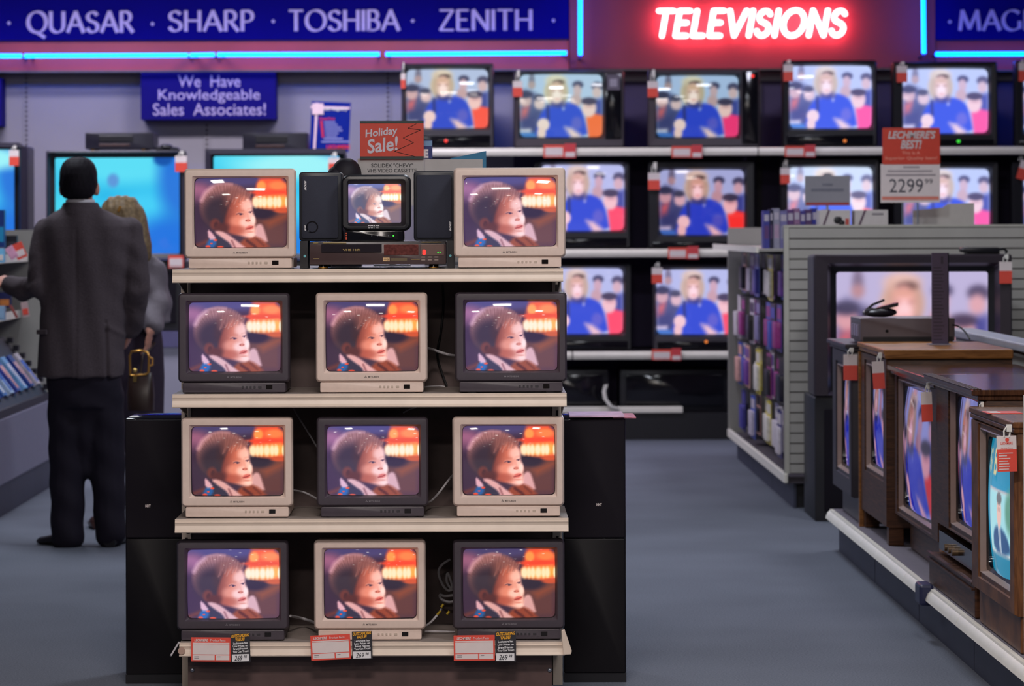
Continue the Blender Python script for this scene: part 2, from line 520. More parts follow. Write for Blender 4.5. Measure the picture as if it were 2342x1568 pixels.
    # fringe
    for k in range(26):
        u0 = 0.5 + 0.33 * k / 25
        v0 = 0.2 + 0.5 * (u0 - 0.66) ** 2 + rg.uniform(-.02, .02)
        ln = rg.uniform(0.1, 0.2) * (1 - 0.5 * (k / 25))
        c = (150, 96, 88) if k % 3 else (206, 158, 146)
        p.line([(u0, v0), (u0 - 0.012, v0 + ln * .6), (u0 - 0.03 + rg.uniform(-.015, .01), v0 + ln)], 0.016, c, 0.02, 0.55)
    p.poly([(0.42, 0.2), (0.56, 0.13), (0.72, 0.17), (0.8, 0.27), (0.7, 0.26), (0.6, 0.25), (0.52, 0.33), (0.46, 0.42)], (138, 92, 88), 0.05, 0.75, smooth=1)
    p.line([(0.105, 0.32), (0.16, 0.215), (0.26, 0.13)], 0.05, (214, 172, 184), 0.06, 0.85)
    p.line([(0.3, 0.105), (0.42, 0.085), (0.54, 0.095)], 0.03, (196, 150, 154), 0.04, 0.8)
    # ear
    p.ell(0.3, 0.665, 0.07, 0.08, (112, 64, 62), 0.8, 0.2)
    p.ell(0.315, 0.675, 0.03, 0.045, (78, 48, 54), 1.0, 0.2)
    p.ell(0.4, 0.72, 0.1, 0.07, (92, 52, 54), 1.0)
    # pale collar
    p.poly([(0.19, 0.73), (0.26, 0.79), (0.32, 0.88), (0.2, 0.885)], (222, 184, 198), 0.015, smooth=1)
    p.poly([(0.28, 0.765), (0.38, 0.755), (0.5, 0.815), (0.61, 0.9), (0.82, 1.06), (0.56, 1.05), (0.52, 0.94), (0.4, 0.86)], (222, 180, 180), 0.018, smooth=1)
    p.line([(0.54, 0.9), (0.58, 0.99)], 0.025, (150, 104, 110), 0.03)
    return p.tint(gain, lift, gamma)

def pic_reporter(gain=(1, 1, 1), lift=(0, 0, 0), gamma=1.0, red=(248, 84, 74)):
    p = Pic(96, 70, 1.37, (178, 194, 222))
    p.ell(0.2, 0.1, 0.05, 0.12, (120, 120, 140), 0.8)
    p.ell(0.2, 0.17, 0.06, 0.06, (176, 150, 150), 0.8)
    p.poly([(0, 0.3), (0.1, 0.24), (0.25, 0.3), (0.4, 0.4), (0.42, 1.0), (0, 1.0)], (84, 92, 132), 0.05)
    p.ell(0.1, 0.42, 0.1, 0.1, (206, 170, 170), 0.6)
    p.ell(0.1, 0.32, 0.12, 0.06, (64, 66, 92), 0.5)
    p.ell(0.33, 0.46, 0.09, 0.1, (220, 190, 188), 0.6)
    p.ell(0.32, 0.37, 0.09, 0.05, (76, 78, 100), 0.6)
    p.poly([(0.05, 0.55), (0.15, 0.52), (0.12, 0.68), (0.02, 0.72)], (224, 110, 108), 0.05)
    p.poly([(0.02, 0.7), (0.3, 0.6), (0.3, 0.95), (0.02, 0.95)], (58, 62, 112), 0.08, 0.7)
    p.poly([(0.0, 0.88), (0.18, 0.87), (0.18, 0.93), (0.0, 0.93)], (232, 222, 226), 0.03)
    p.poly([(0.0, 0.93), (0.26, 0.93), (0.26, 1.0), (0.0, 1.0)], (60, 120, 196), 0.03)
    p.ell(0.96, 0.17, 0.09, 0.06, (70, 72, 100), 0.5)
    p.ell(0.95, 0.26, 0.065, 0.09, (202, 172, 176), 0.6)
    p.ell(0.93, 0.42, 0.09, 0.1, (196, 164, 164), 0.7)
    p.ell(1.28, 0.19, 0.1, 0.07, (80, 80, 106), 0.5)
    p.ell(1.27, 0.29, 0.075, 0.09, (210, 180, 180), 0.6)
    p.poly([(1.15, 0.42), (1.37, 0.38), (1.37, 0.72), (1.15, 0.72)], (70, 80, 150), 0.04)
    p.poly([(0.36, 0.6), (0.5, 0.47), (0.66, 0.44), (0.88, 0.46), (1.02, 0.56), (1.07, 0.72), (1.14, 1.02), (0.24, 1.02), (0.3, 0.76)], (52, 78, 200), 0.02, smooth=1)
    p.ell(0.6, 0.28, 0.2, 0.22, (204, 188, 162), 0.35)
    p.ell(0.6, 0.1, 0.17, 0.09, (220, 206, 182), 0.8)
    p.ell(0.64, 0.13, 0.1, 0.04, (74, 60, 58), 0.6)
    p.poly([(0.52, 0.4), (0.72, 0.4), (0.76, 0.5), (0.64, 0.53), (0.5, 0.5)], (60, 64, 128), 0.03)
    p.ell(0.61, 0.29, 0.12, 0.17, (238, 196, 176), 0.5)
    p.ell(0.61, 0.34, 0.1, 0.1, (252, 226, 216), 1.0)
    p.ell(0.5, 0.3, 0.05, 0.2, (178, 156, 130), 1.0, a=0.5)
    p.ell(0.73, 0.3, 0.05, 0.2, (178, 156, 130), 1.0, a=0.5)
    p.ell(0.61, 0.19, 0.1, 0.035, (214, 176, 150), 0.8)
    for u in (0.56, 0.67):
        p.ell(u, 0.268, 0.032, 0.014, (168, 126, 116), 1.2, a=0.8)
    p.ell(0.62, 0.395, 0.045, 0.012, (222, 148, 140), 1.2, a=0.8)
    p.line([(0.46, 0.5), (0.47, 0.72)], 0.04, (50, 56, 110), 0.03)
    p.ell(0.39, 0.8, 0.1, 0.1, (240, 208, 200), 0.25)
    p.ell(0.36, 0.93, 0.07, 0.09, (236, 200, 192), 0.3)
    p.poly([(0.74, 0.84), (0.86, 0.86), (1.0, 0.96), (1.02, 1.02), (0.86, 1.02)], (238, 202, 196), 0.04)
    p.ell(0.94, 0.78, 0.09, 0.1, (120, 110, 190), 0.9, a=0.6)
    p.ell(0.72, 0.55, 0.02, 0.03, (150, 160, 210), 0.5)
    p.poly([(1.09, 0.68), (1.2, 0.62), (1.37, 0.66), (1.37, 1.02), (1.14, 1.02)], red, 0.02)
    p.ell(1.14, 0.54, 0.115, 0.14, (240, 200, 192), 0.4)
    p.ell(1.14, 0.43, 0.13, 0.06, (72, 66, 88), 0.4)
    p.ell(1.15, 0.52, 0.08, 0.014, (190, 140, 144), 1.2, a=0.7)
    return p.blur(1).tint(gain, lift, gamma)

def pic_sky(v=0):
    p = Pic(64, 48, 1.33, (32, 180, 232))
    p.ell(0.75, 0.0, 0.9, 0.3, (92, 222, 246), 0.9)
    p.ell(0.15, 0.75, 0.35, 0.5, (70, 214, 240), 0.9)
    p.ell(0.8, 0.6, 0.5, 0.22, (66, 206, 246), 1.0, -0.3)
    p.ell(1.3, 0.9, 0.5, 0.3, (30, 116, 224), 0.9)
    p.ell(1.35, 0.2, 0.25, 0.5, (40, 120, 220), 0.9)
    if v == 0:
        p.ell(0.62, 0.24, 0.06, 0.07, (92, 150, 216), 0.8)
        p.ell(1.15, 0.02, 0.1, 0.07, (22, 84, 170), 0.6)
    else:
        p.ell(0.65, 0.17, 0.1, 0.06, (24, 40, 80), 0.3)
        p.ell(0.9, 0.1, 0.6, 0.12, (160, 244, 250), 1.0)
    return p

def pic_anchor():
    p = Pic(80, 64, 1.33, (22, 124, 156))
    p.ell(0.7, 0.5, 0.8, 0.3, (30, 140, 178), 0.9)
    w = (206, 196, 150)
    p.line([(0.1, 0.1), (0.1, 0.24)], 0.03, w)                    # I
    p.line([(0.32, 0.11), (0.24, 0.09), (0.19, 0.13), (0.24, 0.165), (0.31, 0.19), (0.3, 0.235), (0.24, 0.245), (0.18, 0.22)], 0.03, w)
    p.line([(0.5, 0.08), (0.5, 0.25), (0.6, 0.245), (0.63, 0.205), (0.59, 0.165), (0.5, 0.16), (0.58, 0.155), (0.61, 0.12), (0.58, 0.085), (0.5, 0.08)], 0.035, w)
    p.poly([(0.3, 0.36), (1.28, 0.36), (1.28, 0.84), (0.3, 0.84)], (226, 190, 186), 0.01)
    p.poly([(0.31, 0.375), (1.27, 0.375), (1.27, 0.825), (0.31, 0.825)], (160, 214, 222), 0.01)
    p.ell(1.15, 0.5, 0.14, 0.16, (96, 150, 130), 0.8)
    p.poly([(0.5, 0.68), (0.7, 0.62), (0.95, 0.64), (1.1, 0.72), (1.12, 0.825), (0.46, 0.825)], (38, 76, 122), 0.02, smooth=1)
    p.poly([(0.74, 0.63), (0.84, 0.63), (0.82, 0.825), (0.76, 0.825)], (206, 220, 228), 0.01)
    p.line([(0.79, 0.65), (0.79, 0.82)], 0.025, (40, 60, 110))
    p.ell(0.79, 0.52, 0.09, 0.12, (226, 186, 176), 0.2)
    p.ell(0.79, 0.42, 0.1, 0.045, (110, 110, 112), 0.4)
    p.ell(0.76, 0.5, 0.02, 0.008, (110, 80, 80), 0.6)
    p.ell(0.83, 0.5, 0.02, 0.008, (110, 80, 80), 0.6)
    return p

def screen_mat():
    m = bpy.data.materials.new('lit_screen_glass')
    m.use_nodes = True
    nt = m.node_tree
    b = nt.nodes['Principled BSDF']
    b.inputs['Base Color'].default_value = (0.012, 0.012, 0.014, 1)
    b.inputs['Roughness'].default_value = 0.04
    b.inputs['Specular IOR Level'].default_value = 0.5
    a = nt.nodes.new('ShaderNodeAttribute')
    a.attribute_name = 'picture'
    nt.links.new(a.outputs['Color'], b.inputs['Emission Color'])
    b.inputs['Emission Strength'].default_value = 1.0
    m.cycles.emission_sampling = 'NONE'
    return m
SCREEN = screen_mat()
def screen_mesh(p, bulge=0.075, edge=0.012, flip=False):
    """unit screen, 1 wide and 1 high, convex towards -Y; the picture is a colour per vertex"""
    nx, ny = p.nx, p.ny
    co = np.zeros((ny, nx, 3))
    u = np.linspace(-1, 1, nx)[None, :]
    v = np.linspace(-1, 1, ny)[:, None]
    co[..., 0] = 0.5 * u * (1 + edge * (1 - v * v))
    co[..., 2] = -0.5 * v * (1 + edge * (1 - u * u))
    co[..., 1] = -bulge * (1 - 0.5 * (u * u * 1.1 + v * v * 0.9))
    idx = np.arange(nx * ny).reshape(ny, nx)
    fs = np.stack([idx[1:, :-1], idx[1:, 1:], idx[:-1, 1:], idx[:-1, :-1]], -1).reshape(-1, 4)
    me = bpy.data.meshes.new('screen')
    me.from_pydata(co.reshape(-1, 3).tolist(), [], fs.tolist())
    at = me.color_attributes.new('picture', 'FLOAT_COLOR', 'POINT')
    c = np.clip(p.C / 255, 0, 1)
    c = np.where(c <= 0.04045, c / 12.92, ((c + 0.055) / 1.055) ** 2.4).reshape(-1, 3)
    at.data.foreach_set('color', np.concatenate([c, np.ones((len(c), 1))], 1).astype(np.float32).ravel())
    me.polygons.foreach_set('use_smooth', [True] * len(me.polygons))
    me.materials.append(SCREEN)
    me.update()
    return me
def screen(me, w, h, loc, parent, rz=0.0):
    o = bpy.data.objects.new('screen', me)
    COL.objects.link(o)
    o.parent = parent
    o.location = loc
    o.scale = (w, w, h)
    o.rotation_euler = (0, 0, rz)
    return o
CH_A = screen_mesh(pic_child(gain=(1.06, 0.97, 0.96), gamma=1.06))
CH_B = screen_mesh(pic_child(gain=(1.0, 0.98, 1.02), lift=(4, 3, 10), gamma=0.96))
CH_C = screen_mesh(pic_child(gain=(1.05, 0.96, 0.92), gamma=1.08))
CH_S = screen_mesh(pic_child(gain=(0.95, 1.0, 0.98), lift=(24, 30, 44), gamma=0.82), 0.03)
RP = [screen_mesh(pic_reporter(red=(250, 92, 72)), 0.04, 0.01),
      screen_mesh(pic_reporter(gain=(0.95, 1.02, 1.0), gamma=0.95, red=(250, 110, 60)), 0.04, 0.01),
      screen_mesh(pic_reporter(gain=(0.92, 0.98, 0.98), gamma=1.15, red=(248, 66, 128)), 0.04, 0.01),
      screen_mesh(pic_reporter(gain=(1.0, 1.0, 1.08), lift=(6, 6, 16), gamma=0.85, red=(250, 80, 140)), 0.04, 0.01),
      screen_mesh(pic_reporter(gain=(1.02, 0.96, 1.06), gamma=0.95, red=(250, 80, 104)), 0.02, 0.004),
      screen_mesh(pic_reporter(gain=(0.98, 0.9, 0.98), gamma=1.2, red=(250, 64, 54)), 0.02, 0.004),
      screen_mesh(pic_reporter(gain=(1.0, 1.0, 1.06), lift=(20, 22, 30), gamma=0.78, red=(250, 96, 90)), 0.02, 0.004)]
RPD = screen_mesh(pic_reporter(gain=(0.78, 0.7, 0.86), gamma=1.5, red=(230, 60, 70)).blur(2), 0.06, 0.01)
RPB = screen_mesh(pic_reporter(gain=(1.06, 0.92, 0.98), gamma=0.95, red=(250, 80, 104)).blur(3), 0.0, 0.0)
SKY_A = screen_mesh(pic_sky(0), 0.0, 0.0)
SKY_B = screen_mesh(pic_sky(1), 0.0, 0.0)
ANCH = screen_mesh(pic_anchor(), 0.07, 0.012)
# ------------------------------------------------------------------ room
def carpet():
    m = bpy.data.materials.new('carpet')
    m.use_nodes = True
    nt = m.node_tree
    b = nt.nodes['Principled BSDF']
    b.inputs['Roughness'].default_value = 0.95
    b.inputs['Specular IOR Level'].default_value = 0.1
    tc = nt.nodes.new('ShaderNodeTexCoord')
    n = nt.nodes.new('ShaderNodeTexNoise')
    n.inputs['Scale'].default_value = 160
    n.inputs['Detail'].default_value = 3
    n2 = nt.nodes.new('ShaderNodeTexNoise')
    n2.inputs['Scale'].default_value = 1.2
    mx = nt.nodes.new('ShaderNodeMath')
    mx.operation = 'ADD'
    sc_ = nt.nodes.new('ShaderNodeMath')
    sc_.operation = 'MULTIPLY'
    sc_.inputs[1].default_value = 0.5
    r = nt.nodes.new('ShaderNodeValToRGB')
    r.color_ramp.elements[0].position = 0.45
    r.color_ramp.elements[1].position = 1.05
    r.color_ramp.elements[0].color = S(86, 90, 100)
    r.color_ramp.elements[1].color = S(116, 121, 133)
    bp = nt.nodes.new('ShaderNodeBump')
    bp.inputs['Strength'].default_value = 0.4
    nt.links.new(tc.outputs['Object'], n.inputs['Vector'])
    nt.links.new(tc.outputs['Object'], n2.inputs['Vector'])
    nt.links.new(n2.outputs['Fac'], sc_.inputs[0])
    nt.links.new(n.outputs['Fac'], mx.inputs[0])
    nt.links.new(sc_.outputs[0], mx.inputs[1])
    nt.links.new(mx.outputs[0], r.inputs['Fac'])
    nt.links.new(r.outputs['Color'], b.inputs['Base Color'])
    nt.links.new(n.outputs['Fac'], bp.inputs['Height'])
    nt.links.new(bp.outputs['Normal'], b.inputs['Normal'])
    return m
YW = 21.45            # back wall plane
struct(MB().box(-9, 9, -42, YW + 0.2, -0.1, 0.0).build('floor', carpet()))
struct(MB().box(-9, 9, -42, YW + 0.2, CEIL, CEIL + 0.1).build('ceiling', mat('ceiling_tile', S(120, 118, 122), 0.9, var=0.08, scale=4)))
struct(MB().box(-9, 9, YW, YW + 0.2, 0.0, CEIL).build('wall_back', wallgrey))
for i, (x, y, lx, ly, pw, colr) in enumerate(LAMPS):
    where = 'over the front rack' if i == 0 else 'near the back wall' if y > 15 else 'over the aisle' if y > 7 else 'behind the viewer'
    t = thing('ceiling_light', 'white recessed ceiling light ' + where + ', ' + ('left' if x < -1 else 'right' if x > 1 else 'middle') + ' of its row', 'light', (x, y, CEIL), 'recessed ceiling lights')
    MB().box(-lx / 2 - .03, lx / 2 + .03, -ly / 2 - .03, ly / 2 + .03, -0.03, 0.0).build('frame', whitep, t)
    MB().box(-lx / 2, lx / 2, -ly / 2, ly / 2, -0.036, -0.031).build('lens', lampwhite, t)
    L = bpy.data.lights.new('lamp', 'AREA')
    L.shape = 'RECTANGLE'
    L.size, L.size_y = lx, ly
    L.energy = pw
    L.color = colr
    lo = bpy.data.objects.new('lamp', L)
    COL.objects.link(lo)
    lo.parent = t
    lo.location = (0, 0, -0.045)

for i, (x, y, r) in enumerate(((-4.5, -3.0, .16), (-2.2, -4.2, .16), (-1.2, -6.5, .16), (3.6, -4.0, .16), (1.6, -5.0, .16), (4.8, -7.5, .16), (-4.0, -8.5, .16), (-1.9, -10.0, .16), (0.4, -8.0, .16), (2.6, -11.0, .16), (0.1, -3.0, .2), (-6, -14, .2), (-2.8, -16, .2), (1.5, -15, .2), (5, -19, .2), (-4.2, -24, .25), (-.8, -22, .25), (3.4, -27, .25), (-7, -32, .3), (6.5, -33, .3), (.8, -36, .3))):
    t = thing('downlight', 'small round ceiling downlight far behind the viewer, ' + ('left side' if x < -1 else 'right side' if x > 1 else 'middle'), 'light', (x, y, CEIL), 'round downlights')
    ring = [[(rr_ * math.cos(2 * math.pi * k / 20), rr_ * math.sin(2 * math.pi * k / 20), zz) for k in range(20)] for rr_, zz in ((r + .04, 0), (r + .04, -.02), (r, -.02))]
    MB().loft(ring, 0, False, False).build('ring', whitep, t)
    MB().loft([[(r * math.cos(2 * math.pi * k / 20), r * math.sin(2 * math.pi * k / 20), zz) for k in range(20)] for zz in (-.012, -.018)], 0, True, True).build('lens', glow('downlight_lens', (1.0, .93, .86, 1), 25.0) if 'downlight_lens' not in MATS else MATS['downlight_lens'], t)

# slotted standards on the back wall
for px, y0, y1 in ((60, 160, 340), (473, 275, 350), (887, 155, 340)):
    x, z1 = P(px, y0, YW - 0.01)
    _, z0 = P(px, y1 + 120, YW - 0.01)
    b = MB().box(x - 0.018, x + 0.018, YW - 0.012, YW - 0.001, z0, z1)
    z = z0 + 0.02
    while z < z1 - 0.02:
        b.box(x - 0.006, x + 0.006, YW - 0.0135, YW - 0.011, z, z + 0.02, 1)
        z += 0.034
    o = b.build('trim_1', [wallgrey, groovem])
    struct(o)

# ------------------------------------------------------------------ stroke alphabet for the big letters
def arc(cx, cy, rx, ry, a0, a1, n=12):
    return [(cx + rx * math.cos(math.radians(a0 + (a1 - a0) * k / n)), cy + ry * math.sin(math.radians(a0 + (a1 - a0) * k / n))) for k in range(n + 1)]
S_ = arc(.29, .755, .24, .225, 25, 185, 10)[0:] + arc(.29, .755, .24, .225, 185, 250, 4)[1:] + [(.34, .5)] + arc(.29, .245, .26, .245, 75, -10, 6)[0:] + arc(.29, .245, .26, .245, -10, -165, 10)[1:]
GLY = {
    'A': (.80, [[(.0, 0), (.40, 1)], [(.40, 1), (.80, 0)], [(.15, .34), (.64, .34)]]),
    'B': (.56, [[(.04, 0), (.04, 1)], [(.04, 1), (.26, 1)] + arc(.26, .76, .22, .24, 90, -90, 8) + [(.04, .52)], [(.26, .52)] + arc(.28, .26, .26, .26, 90, -90, 8) + [(.04, 0)]]),
    'E': (.54, [[(.04, 0), (.04, 1)], [(.04, 1), (.5, 1)], [(.04, .52), (.44, .52)], [(.04, 0), (.52, 0)]]),
    'G': (.86, [arc(.45, .5, .45, .51, 48, 320, 22), [(.80, .44), (.80, .1)]]),
    'H': (.74, [[(.05, 0), (.05, 1)], [(.69, 0), (.69, 1)], [(.05, .52), (.69, .52)]]),
    'I': (.10, [[(.05, 0), (.05, 1)]]),
    'L': (.50, [[(.04, 1), (.04, 0)], [(.04, 0), (.48, 0)]]),
    'M': (1.0, [[(.03, 0), (.14, 1)], [(.14, 1), (.5, .08)], [(.5, .08), (.86, 1)], [(.86, 1), (.97, 0)]]),
    'N': (.76, [[(.05, 0), (.05, 1)], [(.05, 1), (.71, 0)], [(.71, 0), (.71, 1)]]),
    'O': (.96, [arc(.48, .5, .46, .51, 0, 360, 30)]),
    'P': (.54, [[(.04, 0), (.04, 1)], [(.04, 1), (.26, 1)] + arc(.26, .73, .26, .27, 90, -90, 8) + [(.04, .46)]]),
    'Q': (.96, [arc(.48, .5, .46, .51, 0, 360, 30), [(.46, .0), (.62, -.1), (.86, -.26)]]),
    'R': (.62, [[(.04, 0), (.04, 1)], [(.04, 1), (.26, 1)] + arc(.26, .74, .24, .26, 90, -90, 8) + [(.04, .48)], [(.26, .48), (.62, 0)]]),
    'S': (.58, [S_]),
    'T': (.66, [[(.0, 1), (.66, 1)], [(.33, 1), (.33, 0)]]),
    'U': (.74, [[(.05, 1), (.05, .32)] + arc(.37, .32, .32, .33, 180, 360, 10) + [(.69, 1)]]),
    'V': (.74, [[(.0, 1), (.37, 0)], [(.37, 0), (.74, 1)]]),
    'X': (.70, [[(.0, 1), (.70, 0)], [(.0, 0), (.70, 1)]]),
    'Z': (.66, [[(.04, 1), (.62, 1)], [(.62, 1), (.04, 0)], [(.04, 0), (.64, 0)]]),
}
def layout(word, gap=0.17):
    x, out = 0.0, []
    for ch in word:
        w, st = GLY[ch]
        out.append((x, st))
        x += w + gap
    return out, x - gap
def pen_word(mb, word, x0, x1, zb, h, y, m=0, wmax=0.195, wmin=0.07, nib=18, depth=0.012):
    """letters drawn with a broad nib, thick stems and thin hairlines"""
    gl, tot = layout(word)
    k = (x1 - x0) / tot
    kq = 0
    for gx, strokes in gl:
        for st in strokes:
            P2 = [Vector((x0 + (gx + a) * k, zb + b * h)) for a, b in st]
            n = len(P2)
            left, right = [], []
            for i in range(n):
                t = (P2[min(i + 1, n - 1)] - P2[max(i - 1, 0)]).normalized()
                th = math.degrees(math.atan2(t.y, t.x))
                wd = (wmin + (wmax - wmin) * abs(math.sin(math.radians(th - nib + 0)))) * h
                nn = Vector((-t.y, t.x))
                q = P2[i].copy()
                if i == 0:
                    q -= t * wmin * h * 0.4
                if i == n - 1:
                    q += t * wmin * h * 0.4
                left.append(q + nn * wd / 2)
                right.append(q - nn * wd / 2)
            for i in range(n - 1):
                quad = [left[i], left[i + 1], right[i + 1], right[i]]
                kq += 1
                vs = [mb.bm.verts.new((p.x, y - depth - 0.0006 * (kq % 7), p.y)) for p in quad]
                vb = [mb.bm.verts.new((p.x, y, p.y)) for p in quad]
                mb.face(vs, m)
                for a in range(4):
                    mb.face([vs[a], vs[(a + 1) % 4], vb[(a + 1) % 4], vb[a]], m)

YF = 21.25            # fascia plane
def fascia(px0, px1, label, words, dots):
    x0, _ = P(px0, 50, YF)
    x1, _ = P(px1, 50, YF)
    zt = CEIL
    _, zm = P((max(px0, 0) + min(px1, 2342)) / 2, 91, YF)
    _, zb = P((max(px0, 0) + min(px1, 2342)) / 2, 160, YF)
    o = (0.5 * (x0 + x1), YF, zm)
    t = thing('fascia_sign', label, 'sign', o)
    MB().box(x0, x1, YF - 0.04, YF + 0.1, zm, zt).build('header_board', fasciablue, t, off=o)
    b = MB().box(x0, x1, YF, YF + 0.08, zb, zm)
    b.build('lower_band', bandred, t, off=o)
    MB().box(x0, x1, YF - 0.02, YW, zb - 0.012, zb).build('bottom_ledge', mat('ledge_grey', S(120, 112, 112), 0.6), t, off=o)
    for w, wx0, wx1, top, bot in words:
        a0, zc = P(wx0, bot, YF - 0.04)
        a1, _ = P(wx1, bot, YF - 0.04)
        h = (bot - top) * YF / F
        q = MB()
        pen_word(q, w, a0, a1, zc, h, YF - 0.04)
        q.build('lettering', lilac, t, off=o)
    for dx, dy in dots:
        a, z = P(dx, dy, YF - 0.04)
        MB().obox((a, YF - 0.046, z), (0.02, 0.012, 0.02), Matrix.Rotation(math.pi / 4, 3, 'Y')).build('dot', lilac, t, off=o)
    return t
fascia(-700, 1301, 'long blue fascia with pale brand lettering over a red band, left of the neon sign',
       [('QUASAR', 64, 304, 28, 74), ('SHARP', 387, 579, 26, 71), ('TOSHIBA', 662, 912, 25, 70), ('ZENITH', 1005, 1216, 24, 69)],
       [(21, 53), (349, 55), (625, 49), (944, 48), (1266, 47)])
fascia(2136, 2900, 'blue fascia with cropped pale lettering at the right edge of the back wall',
       [('MAGNAVOX', 2194, 2560, 25, 69)], [(2172, 50)])
# maroon panel with the neon sign
x0, x1, z0, z1 = R(1302, -260, 2135, 157, YF)
o = ((x0 + x1) / 2, YF, z0)
t = thing('sign_panel', 'maroon header panel behind the glowing neon word', 'sign', o)
MB().box(x0, x1, YF - 0.06, YF + 0.1, z0, CEIL).build('panel_board', maroon, t, off=o)
MB().box(x0, x1, YF - 0.05, YW, z0 - 0.012, z0).build('bottom_ledge', MATS['ledge_grey'], t, off=o)
# neon word
gl, tot = layout('TELEVISIONS', 0.235)
yn = YF - 0.13
nx0, nz0 = P(1497, 82, yn)
nx1, _ = P(1938, 82, yn)
hN = 57 * yn / F
kN = (nx1 - nx0) / (tot + 0.2)
t = thing('neon_sign', 'glowing red and white neon word sign on the maroon panel', 'sign', ((nx0 + nx1) / 2, yn, nz0))
for (gx, strokes), ch in zip(gl, 'TELEVISIONS'):
    b = MB()
    for st in strokes:
        pts = [(nx0 + (gx + a + 0.2 * c) * kN, yn, nz0 + c * hN) for a, c in st]
        if len(pts) == 2:
            pts = [pts[0], tuple((pts[0][i] + pts[1][i]) / 2 for i in range(3)), pts[1]]
        b.tube(pts, 0.018, 8)
        for e in (pts[0], pts[-1]):
            b.ball(e, 0.018, 8, 6)
    b.build('letter_tube', red_neon, t, off=t.location, smooth=60)
    q = MB()
    e = strokes[0][0]
    p0 = (nx0 + (gx + e[0] + 0.2 * e[1]) * kN, yn, nz0 + e[1] * hN)
    q.tube([p0, (p0[0], YF - 0.06, p0[2])], 0.006, 6)
    q.build('tube_support', whitep, t, off=t.location)
# cyan tubes
def neon_tube(label, pts, back=0.001):
    o = pts[0]
    t = thing('neon_tube', label, 'light', o, 'cyan neon border tubes')
    MB().tube(pts, 0.015, 8).build('glass_tube', cyan_neon, t, off=o, smooth=60)
    q = MB()
    for p, dx in ((pts[0], .016), (pts[-1], -.016)):
        hz_ = abs(pts[0][0] - pts[-1][0]) > .05
        p = (p[0] + (dx if hz_ else 0), p[1], p[2] + (0 if hz_ else dx))
        q.tube([p, (p[0], YF - back, p[2])], 0.010, 6)
    q.build('end_cap', mat('neon_cap', S(30, 60, 150), 0.4), t, off=o)
yt = YF - 0.30
def seg(xa, ya, xb, yb):
    a, b = P(xa, ya, yt), P(xb, yb, yt)
    return [(a[0], yt, a[1]), ((a[0] + b[0]) / 2, yt, (a[1] + b[1]) / 2), (b[0], yt, b[1])]
neon_tube('cyan neon tube along the red band, leftmost piece at the picture edge', seg(-400, 128, 50, 128))
neon_tube('cyan neon tube along the red band, second piece from the left', seg(56, 128, 430, 126))
neon_tube('short cyan neon tube on the red band below the second brand name', seg(434, 126, 491, 125))
neon_tube('cyan neon tube on the red band under the third brand name', seg(497, 125, 868, 124))
neon_tube('cyan neon tube on the red band, last piece before the maroon panel', seg(882, 124, 1296, 121))
neon_tube('vertical cyan neon tube on the left edge of the maroon panel', seg(1327, -120, 1327, 126), .061)
neon_tube('vertical cyan neon tube on the right edge of the maroon panel', seg(2110, -120, 2113, 122), .061)
neon_tube('cyan neon tube on the red band at the right edge', seg(2140, 124, 2700, 122))

# ------------------------------------------------------------------ signs on the back wall
def board(name, label, cat, rect, Y, m, group=None, th=0.02, rot=0.0):
    x0, x1, z0, z1 = R(*rect, Y)
    o = ((x0 + x1) / 2, Y, z0)
    t = thing(name, label, cat, o, group)
    M = Matrix.Rotation(rot, 3, 'Y')
    MB().obox(((x0 + x1) / 2, Y + th / 2, (z0 + z1) / 2), (x1 - x0, th, z1 - z0), M).build('board', m, t, off=o)
    return t, o
Yb = YW - 0.08
t, o = board('wall_sign', 'dark blue sign about knowledgeable sales associates under the red band', 'sign', (322, 164, 631, 273), 21.24, signblue, th=0.2)
Yb = 21.24
b = MB()
for s, xa, ya, xb, yb in (('We  Have', 407, 172, 550, 199), ('Knowledgeable', 362, 204, 595, 236), ('Sales  Associates!', 350, 236, 608, 264)):
    x0, x1, z0, z1 = R(xa, ya, xb, yb, Yb)
    b.text(s, (x0 + x1) / 2, Yb, (z0 + z1) / 2, x1 - x0, z1 - z0, 0, bold=0.008, depth=0.004)
b.build('lettering', lilac, t, off=o)
t, o = board('wall_sign', 'plain dark blue sign cut off by the left picture edge', 'sign', (-160, 178, 3, 288), 21.24, signblue, th=0.2)
# blue poster
Yp = 20.2
t, o = board('poster', 'tilted blue gift registry poster with white ribbon stripes', 'poster', (710, 233, 800, 346), Yp, mat('poster_blue', S(12, 34, 138), 0.7, 0.1, var=0.05), th=0.012, rot=0.05)
b = MB()
s_ = Yp / F
def pz(px, py):
    q = P(px, py, Yp)
    return q
x, z = pz(755, 246)
b.obox((x, Yp - 0.002, z), (0.265, 0.004, 0.016), Matrix.Rotation(0.03, 3, 'Y'), 0)
x, z = pz(722, 290)
b.obox((x, Yp - 0.002, z), (0.016, 0.004, 0.325), Matrix.Rotation(0.06, 3, 'Y') , 0)
x, z = pz(727, 249)
b.obox((x, Yp - 0.006, z), (0.075, 0.008, 0.075), None, 0)
x, z = pz(767, 250)
b.text('Gift Registry', x, Yp - 0.004, z, 55 * s_, 10 * s_, 1, bold=0.01)
x, z = pz(748, 271)
b.text('Choose From:', x, Yp, z, 36 * s_, 6 * s_, 2, bold=0.02, depth=0.002)
for i in range(6):
    x, z = pz(735 + i * 0.7, 279 + i * 6.4)
    b.box(x - 0.008, x + 0.008, Yp - 0.003, Yp, z - 0.007, z + 0.007, 2)
    w = (26, 30, 38, 40, 30, 26)[i] * s_
    x, z = pz(741 + i * 0.7, 279 + i * 6.4)
    b.box(x, x + w, Yp - 0.003, Yp, z - 0.0042, z + 0.0042, 3)
